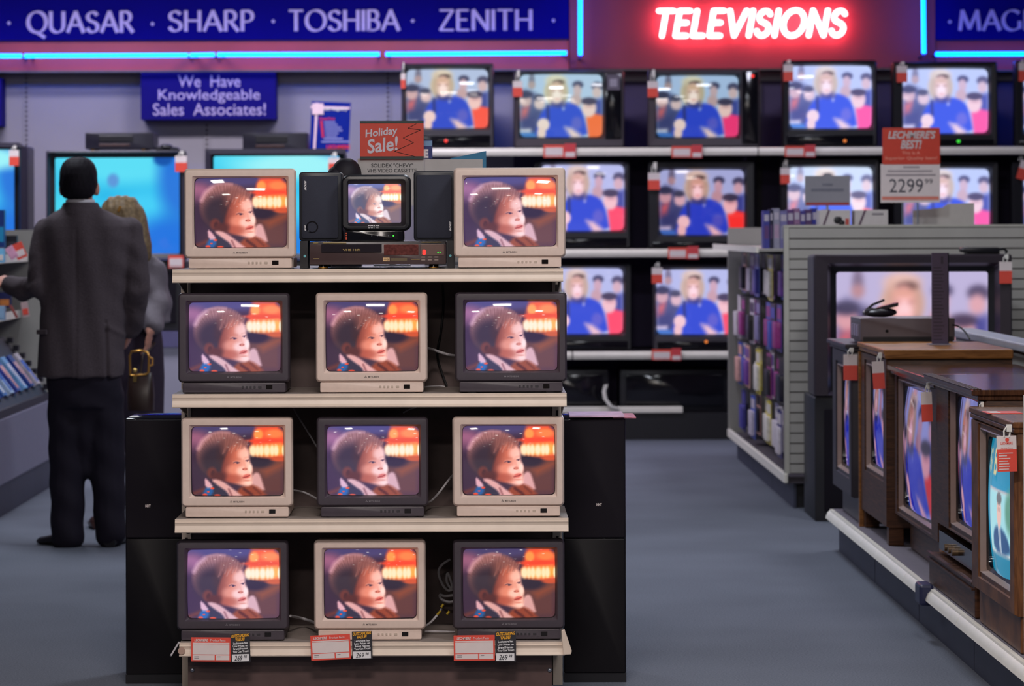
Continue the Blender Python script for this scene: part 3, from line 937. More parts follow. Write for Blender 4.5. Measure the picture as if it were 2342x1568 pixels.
for (px, py, w) in ((762, 317, 44), (768, 324, 66)):
    x, z = pz(px, py)
    b.box(x - w * s_ / 2, x + w * s_ / 2, Yp - 0.003, Yp, z - 0.005, z + 0.005, 3)
x, z = pz(774, 336)
b.text('LECHMERE', x, Yp, z, 54 * s_, 9 * s_, 2, bold=0.03, depth=0.003)
b.build('print', [mat('pale_pink', S(230, 200, 214), 0.5), whiteink, mat('poster_red', S(222, 46, 66), 0.5), mat('poster_lilac', S(140, 144, 204), 0.5)], t, off=o)
MB().tube([(o[0], Yp + 0.012, o[2] - 0.02), (o[0], Yp + 0.5, o[2] - 0.02), (o[0], YW, o[2])], 0.008, 6).build('bracket', steel, t, off=o)

# ------------------------------------------------------------------ hang tags and shelf cards
def hang_tag(label, px, y0, y1, w, Y, yk, split=0.42, tilt=0.0, fine=False):
    """white over red tag hanging from a white clip whose top is at image row yk"""
    x0, x1, z0, z1 = R(px - w / 2, y0, px + w / 2, y1, Y)
    s = Y / F
    xk, zk = P(px, yk, Y)
    o = ((x0 + x1) / 2, Y, z0)
    t = thing('hang_tag', label, 'tag', o, 'white and red hang tags')
    zm = z1 - (z1 - z0) * split
    M = Matrix.Rotation(tilt, 3, 'Y')
    q = MB()
    q.box(x0 - o[0], x1 - o[0], -0.001, 0.001, zm - o[2], z1 - o[2], 0)
    q.box(x0 - o[0], x1 - o[0], -0.001, 0.001, 0, zm - o[2], 1)
    if fine:
        w_ = x1 - x0
        cx = 0.0
        zz = z1 - o[2]
        q.text('LECHMERE', cx, -0.001, zz - 0.34 * (zz - (zm - o[2])) - 0.008, w_ * 0.62, 0.008, 1, bold=0.02)
        q.disc((cx + 0.002, zz - 0.012), 0.006, -0.0015, -0.001, 10, 1)
        zr = zm - o[2]
        q.text('Service Facts', cx, -0.001, zr + 0.004, w_ * 0.6, 0.004, 1)
        for i, ww in enumerate((0.86, 0.5, 0.7, 0.55, 0.62, 0.66, 0.6)):
            zz2 = zr - 0.011 - i * 0.0078
            q.box(-w_ * 0.42, -w_ * 0.42 + w_ * 0.84 * ww, -0.0016, -0.001, zz2 - 0.0013, zz2 + 0.0013, 0)
    ob = q.build('card', [whitecard, redcard], t)
    ob.rotation_euler = (0, tilt, 0)
    r = w * s * 0.16
    q = MB()
    top = zk - o[2]
    zt = z1 - o[2]
    q.tube([(-r, 0.0, zt - 0.004), (-r * 1.1, -0.002, (zt + top) / 2), (0, 0.0, top), (r, 0.002, (zt + top) / 2), (r * 0.6, 0, zt - 0.004)], w * s * 0.05, 6)
    q.box(-r * 0.2, r * 1.4, -0.003, 0.012, top - (top - zt) * 0.6, top + 0.003)
    q.build('clip', whitep, t, smooth=50)
    return t
def shelf_card(label, px0, y0, px1, y1, Y, red=True, tilt=0.0):
    x0, x1, z0, z1 = R(px0, y0, px1, y1, Y)
    w, h = x1 - x0, z1 - z0
    o = ((x0 + x1) / 2, Y, z0)
    q = MB()
    q.box(-w / 2, w / 2, 0, 0.002, 0, h, 0)
    if red:
        q.box(-w * 0.42, w * 0.42, -0.002, 0, h * 0.2, h * 0.78, 1)
        q.box(-w * 0.42, w * 0.42, -0.002, 0, h * 0.08, h * 0.15, 1)
    else:
        q.box(-w * 0.42, w * 0.42, -0.002, 0, h * 0.08, h * 0.4, 1)
    ob = q.build('shelf_card', [redcard if red else mat('tag_red_dark', S(206, 66, 72), 0.5), whitecard], None, loc=o)
    ob.rotation_euler = (0, tilt, 0)
    return tag(ob, label, 'card', 'price cards on the wall shelves')

# ------------------------------------------------------------------ television wall
YT = 20.58            # front plane of the televisions on the wall shelves
YS = 20.50
wall_rack = thing('television_shelving', 'dark wall shelving with white edge strips holding rows of televisions', 'shelving', (2.4, YS, 0), None)
wo = (2.4, YS, 0)
shx0 = P(960, 345, YS)[0]
SHZ = {}
for (py, px0, secs) in ((346, 960, (1735, 2150, 2900)), (578, 1180, (1265, 1735, 2150, 2900)), (812, 1180, (1310, 1735, 2900))):
    a = px0
    for e in secs:
        xa, xb = P(a + 1, py, YS)[0], P(e - 2, py, YS)[0]
        z = P(1600, py, YS)[1]
        SHZ[py] = z + 0.0292
        sh = MB().box(xa, xb, YS + 0.03, YW - 0.002, z + 0.008, z + 0.028).build('shelf', shelfdark, wall_rack, off=wo)
        r = MB()
        prof = [(YS + 0.03, z + 0.028), (YS + 0.008, z + 0.024), (YS, z), (YS + 0.008, z - 0.024), (YS + 0.03, z - 0.028)]
        r.prism(prof, 'x', xa, xb)
        r.build('price_channel', whitetrim, wall_rack, off=wo, smooth=35)
        a = e
xb0, xb1 = P(1180, 900, YS)[0], P(2900, 900, YS)[0]
_, zd = P(1500, 934, YS)
MB().box(xb0, xb1, YS + 0.02, YW - 0.002, 0.0, zd - 0.03).build('base', blackp, wall_rack, off=wo)
MB().box(xb0, P(1562, 930, YS)[0], YS, YS + 0.06, zd - 0.03, zd + 0.012).build('base_edge', whitetrim, wall_rack, off=wo, bevel=0.006)
MB().box(xb0, xb1, YW - 0.03, YW - 0.003, zd, P(1600, 186, YW)[1]).build('back_panel', mat('wall_panel_shade', S(76, 64, 98), 0.7, var=0.12, scale=1.2), wall_rack, off=wo)  # shade on the grey wall between the sets, put into this panel's colour
for px in (1265, 1735, 2150):
    x = P(px, 500, YW)[0]
    MB().box(x - 0.02, x + 0.02, YW - 0.05, YW - 0.03, zd, P(1600, 188, YW)[1]).build('upright', shelfdark, wall_rack, off=wo)

def wall_tv(label, cab, scr, me, body=None, m=None, Y=YT, ctrl=True, depth=0.50, bulge=0.012, led=None, panel=None, group='televisions on the wall shelves'):
    x0, x1, z0, z1 = R(*cab, Y)
    s0, s1, t0, t1 = R(*scr, Y)
    z0 = SHZ[346 if cab[3] < 400 else 578 if cab[3] < 650 else 812]
    m = m or dkgrey
    o = ((x0 + x1) / 2, Y, z0)
    t = thing('television', label, 'television', o, group)
    w, h, cx, cz = x1 - x0, z1 - z0, 0.0, (z1 - z0) / 2
    sw, sh_ = s1 - s0, t1 - t0
    sx, sz = (s0 + s1) / 2 - o[0], (t0 + t1) / 2 - o[2]
    n = 3
    def L(ww, hh, r, y, cx_, cz_, b=0.0):
        return [(p[0], y, p[1]) for p in rr(ww, hh, r, n, cx_, cz_, b)]
    q = MB()
    loops = [L(w * 0.62, h * 0.62, 0.02, depth, cx, cz), L(w * 0.7, h * 0.72, 0.02, depth * 0.8, cx, cz), L(w * 0.98, h * 0.97, 0.02, 0.10, cx, cz),
             L(w, h, 0.018, 0.09, cx, cz), L(w, h, 0.018, 0.012, cx, cz), L(w - 0.02, h - 0.02, 0.012, 0.0, cx, cz),
             L(sw + 0.03, sh_ + 0.03, 0.014, 0.004, sx, sz), L(sw, sh_, 0.03, 0.035, sx, sz, bulge), L(sw * 0.99, sh_ * 0.99, 0.03, 0.06, sx, sz, bulge)]
    q.loft(loops, 0, True, False, ms=[0, 0, 0, 0, 0, 0, 1, 1])
    q.build('cabinet', [m, blackp], t, smooth=40)
    screen(me, sw * 1.01, sh_ * 1.01, (sx, 0.055, sz), t)
    if panel:
        a0, a1, b0, b1 = R(*panel, Y)
        MB().rbox(a0 - o[0], a1 - o[0], b0 - o[2], b1 - o[2], -0.004, 0.02, 0.006).build('control_panel', blackg, t, smooth=40)
    if ctrl:
        zb = t0 - o[2] - 0.03
        MB().rbox(-w * 0.46, w * 0.46, 0.012, max(zb - 0.02, 0.04), -0.004, 0.01, 0.005).build('lower_panel', blackg, t, smooth=40)
    if led:
        lx, ly, lm = led
        xx, zz = P(lx, ly, Y)
        MB().disc((xx - o[0], zz - o[2]), 0.011, -0.012, -0.002, 12).build('indicator_light', lm, t)
    return t
TR = 'on the top wall shelf'
tv1 = wall_tv('black television showing a reporter, first from the left ' + TR, (918, 145, 1130, 338), (930, 158, 1116, 292), RP[0], led=(1020, 322, ledred))
wall_tv('wide television with a dark side panel and sticker ' + TR, (1175, 161, 1428, 338), (1190, 170, 1378, 312), RP[1], m=char, ctrl=False, panel=(1384, 168, 1422, 318))
wall_tv('grey framed television with two red lights ' + TR, (1482, 157, 1738, 338), (1503, 173, 1690, 312), RP[2], m=char, ctrl=False, panel=(1697, 163, 1734, 330), led=(1721, 174, ledred))
wall_tv('black television under the right end of the neon word ' + TR, (1790, 138, 2006, 338), (1808, 150, 1995, 292), RP[3], m=blackp, led=(1932, 322, ledorange))
wall_tv('black television behind the tall orange price sign ' + TR, (2042, 141, 2282, 338), (2068, 157, 2262, 303), RP[3], m=blackp, led=(2192, 323, ledgreen))
wall_tv('black television cut off at the right picture edge ' + TR, (2322, 138, 2560, 338), (2345, 157, 2540, 303), RP[3], m=blackp)
MR = 'on the middle wall shelf'
wall_tv('black television half hidden by the beige set ' + MR, (1222, 368, 1442, 570), (1238, 377, 1428, 527), RP[4], m=blackp)
wall_tv('black television beside the top edge of the gondola ' + MR, (1482, 368, 1727, 570), (1510, 388, 1703, 536), RP[5], m=blackp)
wall_tv('television behind the small grey card sign ' + MR, (1785, 362, 2012, 570), (1805, 382, 1997, 530), RP[6], m=blackp)
wall_tv('television right of the tall orange price sign ' + MR, (2045, 368, 2285, 570), (2070, 386, 2265, 534), RP[3], m=blackp)
wall_tv('television cut off at the right edge ' + MR, (2315, 368, 2560, 570), (2345, 386, 2540, 534), RP[3], m=blackp)
LR = 'on the lowest lit wall shelf'
wall_tv('black television half hidden by the front rack ' + LR, (1218, 602, 1445, 802), (1236, 614, 1425, 763), RP[4], m=blackp)
wall_tv('grey framed television half covered by the gondola ' + LR, (1494, 604, 1722, 802), (1503, 617, 1690, 764), RP[4], m=dkgrey, led=(1615, 781, ledorange))
# sticker on the wide television
x0, x1, z0, z1 = R(1388, 170, 1418, 206, YT - 0.006)
q = MB().box(x0, x1, YT - 0.0065, YT - 0.0045, z0, z1)
o = ((x0 + x1) / 2, YT, z0)
q.box(x0 + .02, x1 - .02, YT - 0.0075, YT - 0.0062, z0 + .025, z1 - .03, 1)
tag(q.build('sticker', [mat('sticker_dark', S(92, 84, 100), 0.4), mat('sticker_light', S(150, 144, 160), 0.4)], None, loc=o, off=o), 'small grey picture sticker on the wide television side panel', 'sticker')
# dark cabinets on the base
for i, (a, b_, lab) in enumerate(((1240, 1392, 'black unlit cabinet on the wall base beside the front rack'), (1418, 1668, 'wide black unlit cabinet on the wall base left of the gondola'))):
    x0, x1, z0, z1 = R(a, 846, b_, 928, YS + 0.1)
    o = ((x0 + x1) / 2, YS + 0.1, z0)
    t = thing('cabinet', lab, 'cabinet', o)
    zb = P(1500, 934, YS)[1] - 0.028
    q = MB().rbox(x0, x1, zb, z1, YS + 0.1, YS + 0.55, 0.015)
    q.build('body', blackp, t, off=o, smooth=40)
    MB().rbox(x0 + .04, x1 - .04, zb + .04, z1 - .03, YS + 0.09, YS + 0.11, 0.01).build('front_panel', blackg, t, off=o, smooth=40)
# curled white strip
pts = []
for (px, py) in ((1386, 880), (1381, 895), (1384, 912), (1396, 928), (1412, 934)):
    x, z = P(px, py, YS - 0.02)
    pts.append((x, z))
q = MB()
L = []
for x, z in pts:
    L.append([(x - .012, YS - .04, z), (x + .012, YS - .04, z + .004), (x + .012, YS + .0, z + .004), (x - .012, YS + .0, z)])
q.loft(L, 0, True, True)
o = (pts[-1][0], YS - .02, pts[-1][1])
tag(q.build('edge_strip', whitep, None, smooth=60, off=o, loc=o), 'white plastic edge strip curling up from the dark wall base', 'strip')

hang_tag('red hang tag on the first top shelf television', 922, 168, 202, 11, YT - 0.03, 143)
hang_tag('white and red hang tag on the wide television with the side panel', 1184, 185, 221, 22, YT - 0.03, 161)
hang_tag('pale red hang tag on the television with two red lights', 1493, 186, 222, 24, YT - 0.03, 160)
hang_tag('hang tag on the top shelf television under the neon word end', 1803, 148, 186, 22, YT - 0.03, 138)
hang_tag('hang tag on the television above the tall orange price sign', 2063, 150, 188, 24, YT - 0.03, 142)
hang_tag('hang tag cut by the right edge beside the top shelf', 2338, 143, 186, 16, YT - 0.03, 138)
hang_tag('orange hang tag on the middle shelf television nearest the gondola', 1496, 395, 434, 27, YT - 0.03, 372)
hang_tag('hang tag on the television behind the small grey card sign', 1796, 384, 420, 22, YT - 0.03, 366)
hang_tag('tilted hang tag at the right edge beside the middle shelf', 2334, 366, 410, 22, YT - 0.03, 358, tilt=0.3)
hang_tag('hang tag on the lower shelf television next to the gondola', 1503, 612, 648, 24, YT - 0.03, 600)
for a, b_, c_, w1, w2 in ((1243, 328, 360, 48, 26), (1536, 331, 360, 46, 24), (1795, 331, 358, 46, 24), (1528, 563, 591, 44, 26), (1491, 796, 823, 45, 22)):
    nm = {1243: 'wide television', 1536: 'television with two red lights', 1795: 'fourth top shelf television', 1528: 'middle shelf television near the gondola', 1491: 'lower shelf television near the gondola'}[a]
    shelf_card('white red bordered card on the shelf edge below the ' + nm, a, b_ + 3, a + w1, c_, YS - 0.012)
    shelf_card('small red tag beside the card below the ' + nm, a + w1, b_, a + w1 + w2, c_ + 1, YS - 0.014, red=False)
# ------------------------------------------------------------------ front rack
YR = 9.11                      # front edge of the shelves
ST = {0: 1.3285, 1: 0.9485, 2: 0.5685, 3: 0.1925}   # tops of the four shelves
rx0, rx1 = P(397, 900, YR)[0], P(1292, 900, YR)[0]
rack = thing('display_rack', 'beige four shelf display rack holding televisions in the middle of the aisle', 'display rack', ((rx0 + rx1) / 2, YR, 0))
ro = tuple(rack.location)
YB = YR + 0.42
for k, z in ST.items():
    a, b_ = (P(394, 630, YR)[0], P(1288, 630, YR)[0]) if k == 0 else (P(394, 915, YR)[0], P(1296, 915, YR)[0]) if k == 1 else \
            (P(400, 1200, YR)[0], P(1300, 1200, YR)[0]) if k == 2 else (P(410, 1485, YR)[0], P(1292, 1485, YR)[0])
    back = YB + (0.48 if k == 0 else 0)
    sh = MB().box(a, b_, YR + 0.012, back, z - 0.022, z).build('shelf', mat('shelf_deck', S(150, 138, 132), 0.45, var=0.05), rack, off=ro)
    q = MB()
    prof = [(YR + 0.012, z + 0.001), (YR + 0.003, z + 0.001), (YR + 0.003, z - 0.006), (YR - 0.001, z - 0.009), (YR + 0.001, z - 0.013), (YR + 0.002, z - 0.019),
            (YR - 0.001, z - 0.03), (YR - 0.006, z - 0.037), (YR - 0.004, z - 0.040), (YR + 0.012, z - 0.040)]
    q.prism(prof, 'x', a, b_)
    q.build('price_channel', beige_metal, sh, off=(0, 0, 0), bevel=0.0)
    sh.children[0].location = tuple(-c for c in ro)
    q = MB()
    for sx in (a + 0.004, b_ - 0.006):
        q.prism([(YR + 0.02, z - 0.024), (YB - 0.02, z - 0.024), (YB - 0.02, z - 0.085), (YB - 0.1, z - 0.075)], 'x', sx, sx + 0.003)
    q.build('shelf_bracket', beige_metal, rack, off=ro)
for sx, nm in ((P(415, 900, YB)[0], 'l'), (P(1263, 900, YB)[0], 'r')):
    q = MB().box(sx, sx + 0.03, YB - 0.005, YB + 0.03, 0.0, 1.30)
    for zz in np.arange(0.25, 1.28, 0.05):
        q.box(sx + 0.011, sx + 0.019, YB - 0.0065, YB - 0.004, zz, zz + 0.022, 1)
    q.build('upright', [beige_metal, groovem], rack, off=ro)
MB().box(P(425, 900, YB)[0], P(1265, 900, YB)[0], YB + 0.003, YB + 0.02, 0.0, 1.30).build('back_panel', backdark, rack, off=ro)
q = MB().box(P(430, 1540, YR + 0.06)[0], P(1262, 1540, YR + 0.06)[0], YR + 0.06, YR + 0.075, 0.0, 0.165)
q.build('kick_panel', kickbrown, rack, off=ro)
for px in (440, 1257):
    x, z = P(px, 1531, YR + 0.06)
    MB().ball((x, YR + 0.058, z), (0.007, 0.005, 0.007), 10, 6).build('bolt', steel, rack, off=ro, smooth=60)
# bent end plates on the bottom shelf
q = MB()
A = [P(px, py, YR - 0.01) for px, py in ((1284, 1442), (1291, 1438), (1308, 1488), (1306, 1496), (1288, 1497))]
q.prism(A, 'y', YR - 0.012, YR + 0.004)
q.build('end_plate', beige_metal, rack, off=ro, bevel=0.002)
q = MB()
a, c_ = P(408, 1470, YR), P(392, 1497, YR)
q.tube([(a[0], YR + 0.02, a[1]), (c_[0], YR - 0.02, c_[1])], 0.0028, 6)
q.build('bent_wire', cablew, rack, off=ro)
x0, z0 = P(412, 1490, YR - 0.006)
MB().disc((x0 + .004, z0 + .003), 0.011, YR - 0.008, YR - 0.003, 14).build('end_washer', mat('rust_beige', S(170, 140, 126), 0.6), rack, off=ro)

# ------------------------------------------------------------------ the small televisions
s_tv = 9.15 / F
def make_tv(dark, me):
    m = char if dark else beige
    t = thing('television', 'small', 'television', (0, 0, 0), 'televisions on the front rack')
    w, h = 256 * s_tv, 205 * s_tv
    zb = 0.033
    cz = zb + h / 2
    n = 4
    sw, sh_, sx, sz = 209 * s_tv, 157 * s_tv, 1.0 * s_tv, cz + 1.5 * s_tv
    def L(ww, hh, r, y, cx=0.0, c=cz, b=0.0):
        return [(p[0], y, p[1]) for p in rr(ww, hh, r, n, cx, c, b)]
    q = MB()
    loops = [L(w * 0.6, h * 0.62, 0.02, 0.345, 0, cz - .01), L(w * 0.66, h * 0.7, 0.02, 0.24, 0, cz - .008), L(w * 0.93, h * 0.95, 0.018, 0.085, 0, cz - .002),
             L(w - 0.006, h - 0.006, 0.012, 0.08), L(w - 0.002, h - 0.002, 0.012, 0.05), L(w, h, 0.012, 0.014), L(w - 0.003, h - 0.003, 0.0115, 0.006), L(w - 0.012, h - 0.012, 0.008, 0.0005),
             L(w - 0.02, h - 0.02, 0.006, 0.0), L(sw + 0.016, sh_ + 0.014, 0.004, 0.0, sx, sz), L(sw + 0.012, sh_ + 0.010, 0.004, 0.004, sx, sz),
             L(sw + 0.003, sh_ + 0.003, 0.013, 0.012, sx, sz, 0.010), L(sw, sh_, 0.0125, 0.016, sx, sz, 0.011), L(sw, sh_, 0.0125, 0.03, sx, sz, 0.011)]
    q.loft(loops, 0, True, False, ms=[0] * 11 + [1, 1])
    q.build('cabinet', [m, blackp], t, smooth=30)
    screen(me, sw * 1.012, sh_ * 1.012, (sx, 0.0335, sz), t)
    q = MB()
    bw = 236 * s_tv
    q.rbox(-bw / 2, bw / 2, 0.002, 0.0325, 0.006, 0.28, 0.004, 0, 0.002)
    ped = q.build('pedestal', m, t, smooth=30)
    q = MB()
    for xx in (-bw * .38, bw * .38):
        q.box(xx - 0.012, xx + 0.012, 0.012, 0.03, 0, 0.003)
        q.box(xx - 0.012, xx + 0.012, 0.24, 0.26, 0, 0.003)
    q.build('foot', blackp, ped)
    xx = (629.5 - 549) * s_tv
    MB().rbox(xx - 0.0098, xx + 0.0098, 0.0125, 0.0255, 0.0045, 0.008, 0.001, 0, 0.0004).build('sensor_window', irblack, ped)
    for i, dx in enumerate((20, 29, 38, 47, 59)):
        xx = dx * s_tv
        ww = 0.003 if i < 4 else 0.005
        MB().rbox(xx - ww, xx + ww, 0.015, 0.022, 0.0048, 0.008, 0.001, 0, 0.0004).build('button', mat('button_' + ('dark' if dark else 'beige'), S(44, 40, 46) if dark else S(186, 168, 154), 0.5), ped)
    # maker's badge
    q = MB()
    zl = zb + 12.5 * s_tv
    for (ax, az) in ((0, 1), (-.87, -.5), (.87, -.5)):
        c0 = (-13.5 * s_tv + ax * 0.0022, zl + az * 0.0022)
        vs = []
        dx, dz = ax * 0.0022, az * 0.0022
        for p in ((c0[0] + dx, c0[1] + dz), (c0[0] - dz * .6, c0[1] + dx * .6), (c0[0] - dx, c0[1] - dz), (c0[0] + dz * .6, c0[1] - dx * .6)):
            vs.append(q.bm.verts.new((p[0], -0.0006, p[1])))
        q.face(vs)
    q.text('MITSUBISHI', 4.5 * s_tv, 0.0, zl - 0.0004, 25 * s_tv, 0.0052, 0, bold=0.01, depth=0.0006)
    q.build('badge', inkgrey if dark else inkdark, t)
    # rear cap
    MB().rbox(-w * .22, w * .22, cz - h * .25, cz + h * .15, 0.34, 0.37, 0.01).build('rear_cap', blackp, t)
    return t
protoB, protoD = make_tv(False, CH_A), make_tv(True, CH_B)
used = set()
def put_tv(dark, pxc, k, label, me=None, dy=0.0, rz=0.0):
    p = protoD if dark else protoB
    o = p
    if p.name in used:
        o = copy_tree(p)
    used.add(p.name)
    Y = 9.15 + dy
    o.location = (P(pxc, 523 + (EYE - ST[k]) * F / Y, Y)[0], Y, ST[k] + 0.0012)
    o.rotation_euler = (0, 0, rz)
    o['label'] = label
    if me:
        for c in o.children:
            if c.name.startswith('screen'):
                c.data = me
    return o
put_tv(False, 549, 0, 'beige television at the left end of the top rack shelf')
put_tv(False, 1166, 0, 'beige television at the right end of the top rack shelf', CH_B)
put_tv(True, 535, 1, 'charcoal television at the left end of the second rack shelf', CH_B)
put_tv(False, 850, 1, 'beige television in the middle of the second rack shelf', CH_A)
put_tv(True, 1169, 1, 'charcoal television at the right end of the second rack shelf', CH_B)
put_tv(False, 542, 2, 'beige television at the left end of the third rack shelf', CH_C)
put_tv(True, 852, 2, 'charcoal television in the middle of the third rack shelf', CH_B)
put_tv(False, 1163, 2, 'beige television at the right end of the third rack shelf', CH_A)
put_tv(True, 532, 3, 'charcoal television at the left end of the bottom rack shelf', CH_B)
put_tv(False, 846, 3, 'beige television in the middle of the bottom rack shelf', CH_A)
put_tv(True, 1164, 3, 'charcoal television at the right end of the bottom rack shelf', CH_C)

# ------------------------------------------------------------------ product cards on the bottom shelf
YC = YR - 0.016
sC = YC / F
def fact_card(px0, y0, px1, y1, label, tilt=0.0):
    x0, x1, z0, z1 = R(px0, y0, px1, y1, YC)
    w, h = x1 - x0, z1 - z0
    o = ((x0 + x1) / 2, YC, z0)
    t = thing('product_card', label, 'card', o, 'red product fact cards')
    q = MB().box(-w / 2, w / 2, 0, 0.0015, 0, h, 0)
    q.build('card', redcard, t).rotation_euler = (0, tilt, 0)
    q = MB()
    d = -0.0008
    q.box(-w * .46, w * .46, d, 0, h * .29, h * .72, 0)
    q.box(-w * .46, w * .46, d, 0, h * .735, h * .78, 0)
    q.box(-w * .46, w * .09, d, 0, h * .06, h * .26, 0)
    q.box(w * .12, w * .46, d, 0, h * .06, h * .26, 0)
    q.text('LECHMERE', -w * .25, d, h * .885, w * .34, h * .10, 0, bold=0.03, shear=0.15)
    q.text('Product Facts', w * .17, d, h * .885, w * .38, h * .09, 0, bold=0.005)
    for xx, zz, ww in ((-.4, .2, .1), (-.4, .14, .1), (.18, .2, .06)):
        q.box(w * xx - w * .02, w * xx + w * ww, d * 1.6, d, h * zz - .0008, h * zz + .0008, 1)
    q.build('print', [whitecard, inkgrey], t).rotation_euler = (0, tilt, 0)
def value_tag(px0, y0, px1, y1, label, tilt=0.0):
    Y = YC - 0.003
    x0, x1, z0, z1 = R(px0, y0, px1, y1, Y)
    w, h = x1 - x0, z1 - z0
    o = ((x0 + x1) / 2, Y, z0)
    t = thing('value_tag', label, 'tag', o, 'black value price tags')
    MB().box(-w / 2, w / 2, 0, 0.0012, 0, h, 0).build('card', blackcard, t).rotation_euler = (0, tilt, 0)
    q = MB()
    d = -0.0008
    q.text('OUTSTANDING', 0, d, h * .925, w * .92, h * .11, 0, bold=0.03, shear=0.3, rot=0.06)
    q.text('VALUE!', 0.0, d, h * .80, w * .48, h * .115, 0, bold=0.03, shear=0.3, rot=0.06)
    for i, (s, f) in enumerate((('Lechmere has', .74), ('Low Prices on', .78), ('Brand Names', .74), ('You Can Trust!', .82))):
        q.text(s, 0, d, h * (.665 - i * .098), w * f, h * .075, 1, bold=0.03, rot=0.04)
    q.box(-w * .46, w * .42, d, 0, h * .02, h * .27, 1)
    q.text('269', -w * .12, d * 2, h * .145, w * .42, h * .17, 2, shear=0.25)
    q.text('98', w * .24, d * 2, h * .19, w * .16, h * .09, 2, shear=0.25)
    q.build('print', [yellowink, whiteink, inkblack], t).rotation_euler = (0, tilt, 0)
nm3 = ('left charcoal', 'middle beige', 'right charcoal')
for (a, b_, c_, d_, t_, nm) in ((437, 1457, 528, 1512, 0.01, nm3[0]), (712, 1451, 803, 1508, -0.045, nm3[1]), (1038, 1452, 1132, 1510, -0.01, nm3[2])):
    fact_card(a, b_, c_, d_, 'red and white product card in front of the ' + nm + ' bottom shelf television', t_)
for (a, b_, c_, d_, t_, nm) in ((529, 1448, 573, 1513, -0.03, nm3[0]), (806, 1443, 852, 1506, -0.02, nm3[1]), (1133, 1443, 1180, 1512, 0.0, nm3[2])):
    value_tag(a, b_, c_, d_, 'black and yellow price tag in front of the ' + nm + ' bottom shelf television', t_)

# ------------------------------------------------------------------ things on the top shelf
zt = ST[0] + 0.0012
# video recorder
Yv = 9.20
x0, x1, _, z1 = R(708, 552, 1020, 606, Yv)
vo = ((x0 + x1) / 2, Yv, zt)
t = thing('video_recorder', 'black video recorder with red channel digit under the small black television', 'video recorder', vo)
w, zf = x1 - x0, z1 - zt
MB().rbox(-w / 2, w / 2, 0.012, zf, 0.004, 0.34, 0.003, 0, 0.002).build('case', mat('vcr_case', S(46, 40, 44), 0.35, var=0.06), t, smooth=30)
MB().rbox(-w / 2, w / 2, 0.012, zf - 0.008, 0.0, 0.01, 0.002, 0, 0.001).build('front_panel', mat('vcr_front', S(70, 54, 54), 0.25, var=0.05), t, smooth=30)
def vx(px): return P(px, 580, Yv)[0] - vo[0]
def vz(py): return P(864, py, Yv)[1] - zt
MB().rbox(vx(735), vx(873), vz(577), vz(558), -0.003, 0.004, 0.002, 0, 0.001).build('cassette_door', mat('vcr_door', S(34, 28, 34), 0.18, var=0.05), t)
MB().rbox(vx(878), vx(957), vz(583), vz(559), -0.002, 0.004, 0.002, 0, 0.0008).build('display_window', mat('vcr_display', S(96, 52, 48), 0.12, var=0.35, scale=120), t)
MB().rbox(vx(962), vx(1016), vz(584), vz(559), -0.002, 0.004, 0.002, 0, 0.0008).build('button_panel', mat('vcr_buttons', S(104, 80, 74), 0.3, var=0.1), t)
q = MB()
q.text('8', vx(970), -0.0022, vz(577), vx(974.5) - vx(966), vz(571) - vz(584), 0, bold=0.06)
q.build('channel_digit', ledred, t)
q = MB()
gold = mat('gold_print', S(176, 150, 90), 0.4, var=0.0)
q.text('VHS HiFi', vx(804), -0.003, vz(571), vx(825) - vx(785), 0.006, 0, bold=0.01)
for (a, b_, y_) in ((716, 728, 555), (739, 792, 555), (964, 1010, 554), (717, 730, 591), (940, 960, 593)):
    MB().box(vx(a), vx(b_), -0.0006, 0.002, vz(y_) - .0009, vz(y_) + .0009).build('small_print', gold, t)
for i in range(3):
    for j in range(2):
        xx = vx(968 + i * 15)
        MB().box(xx - .006, xx + .006, -0.0006, 0.002, vz(588 + j * 6.5) - .0015, vz(588 + j * 6.5) + .0015).build('function_key', mat('pale_print', S(150, 132, 124), 0.4), t)
q.box(vx(876), vx(891), -0.0008, 0.002, vz(597), vz(589), 1)
q.text('HQ', vx(883.5), -0.0008, vz(593), vx(889) - vx(878), .006, 3, bold=.02)
MB().box(vx(893), vx(931), -0.0006, 0.002, vz(596), vz(590)).build('print_strip', mat('brown_print', S(96, 80, 56), 0.4), t)
q.build('print', [gold, mat('tan_badge', S(220, 180, 130), 0.4), MATS['pale_print'], MATS['brown_print']], t)
q = MB().box(vx(1000), vx(1004), -.004, .002, vz(578), vz(576)).box(vx(1006), vx(1008), -.004, .002, vz(578), vz(576))
q.build('indicator_light', ledgreen, t)
for px in (738, 991):
    MB().tube([(vx(px), 0.03, -0.0), (vx(px), 0.03, 0.013)], [0.015, 0.013], 14).build('foot', blackg, t, smooth=50)
    MB().tube([(vx(px), 0.03, 0.0005), (vx(px), 0.03, 0.004)], 0.0156, 14).build('foot_ring', brass, t, smooth=50)
    MB().tube([(vx(px), 0.3, -0.0), (vx(px), 0.3, 0.013)], 0.013, 14).build('foot', blackg, t, smooth=50)
VTOP = zt + zf
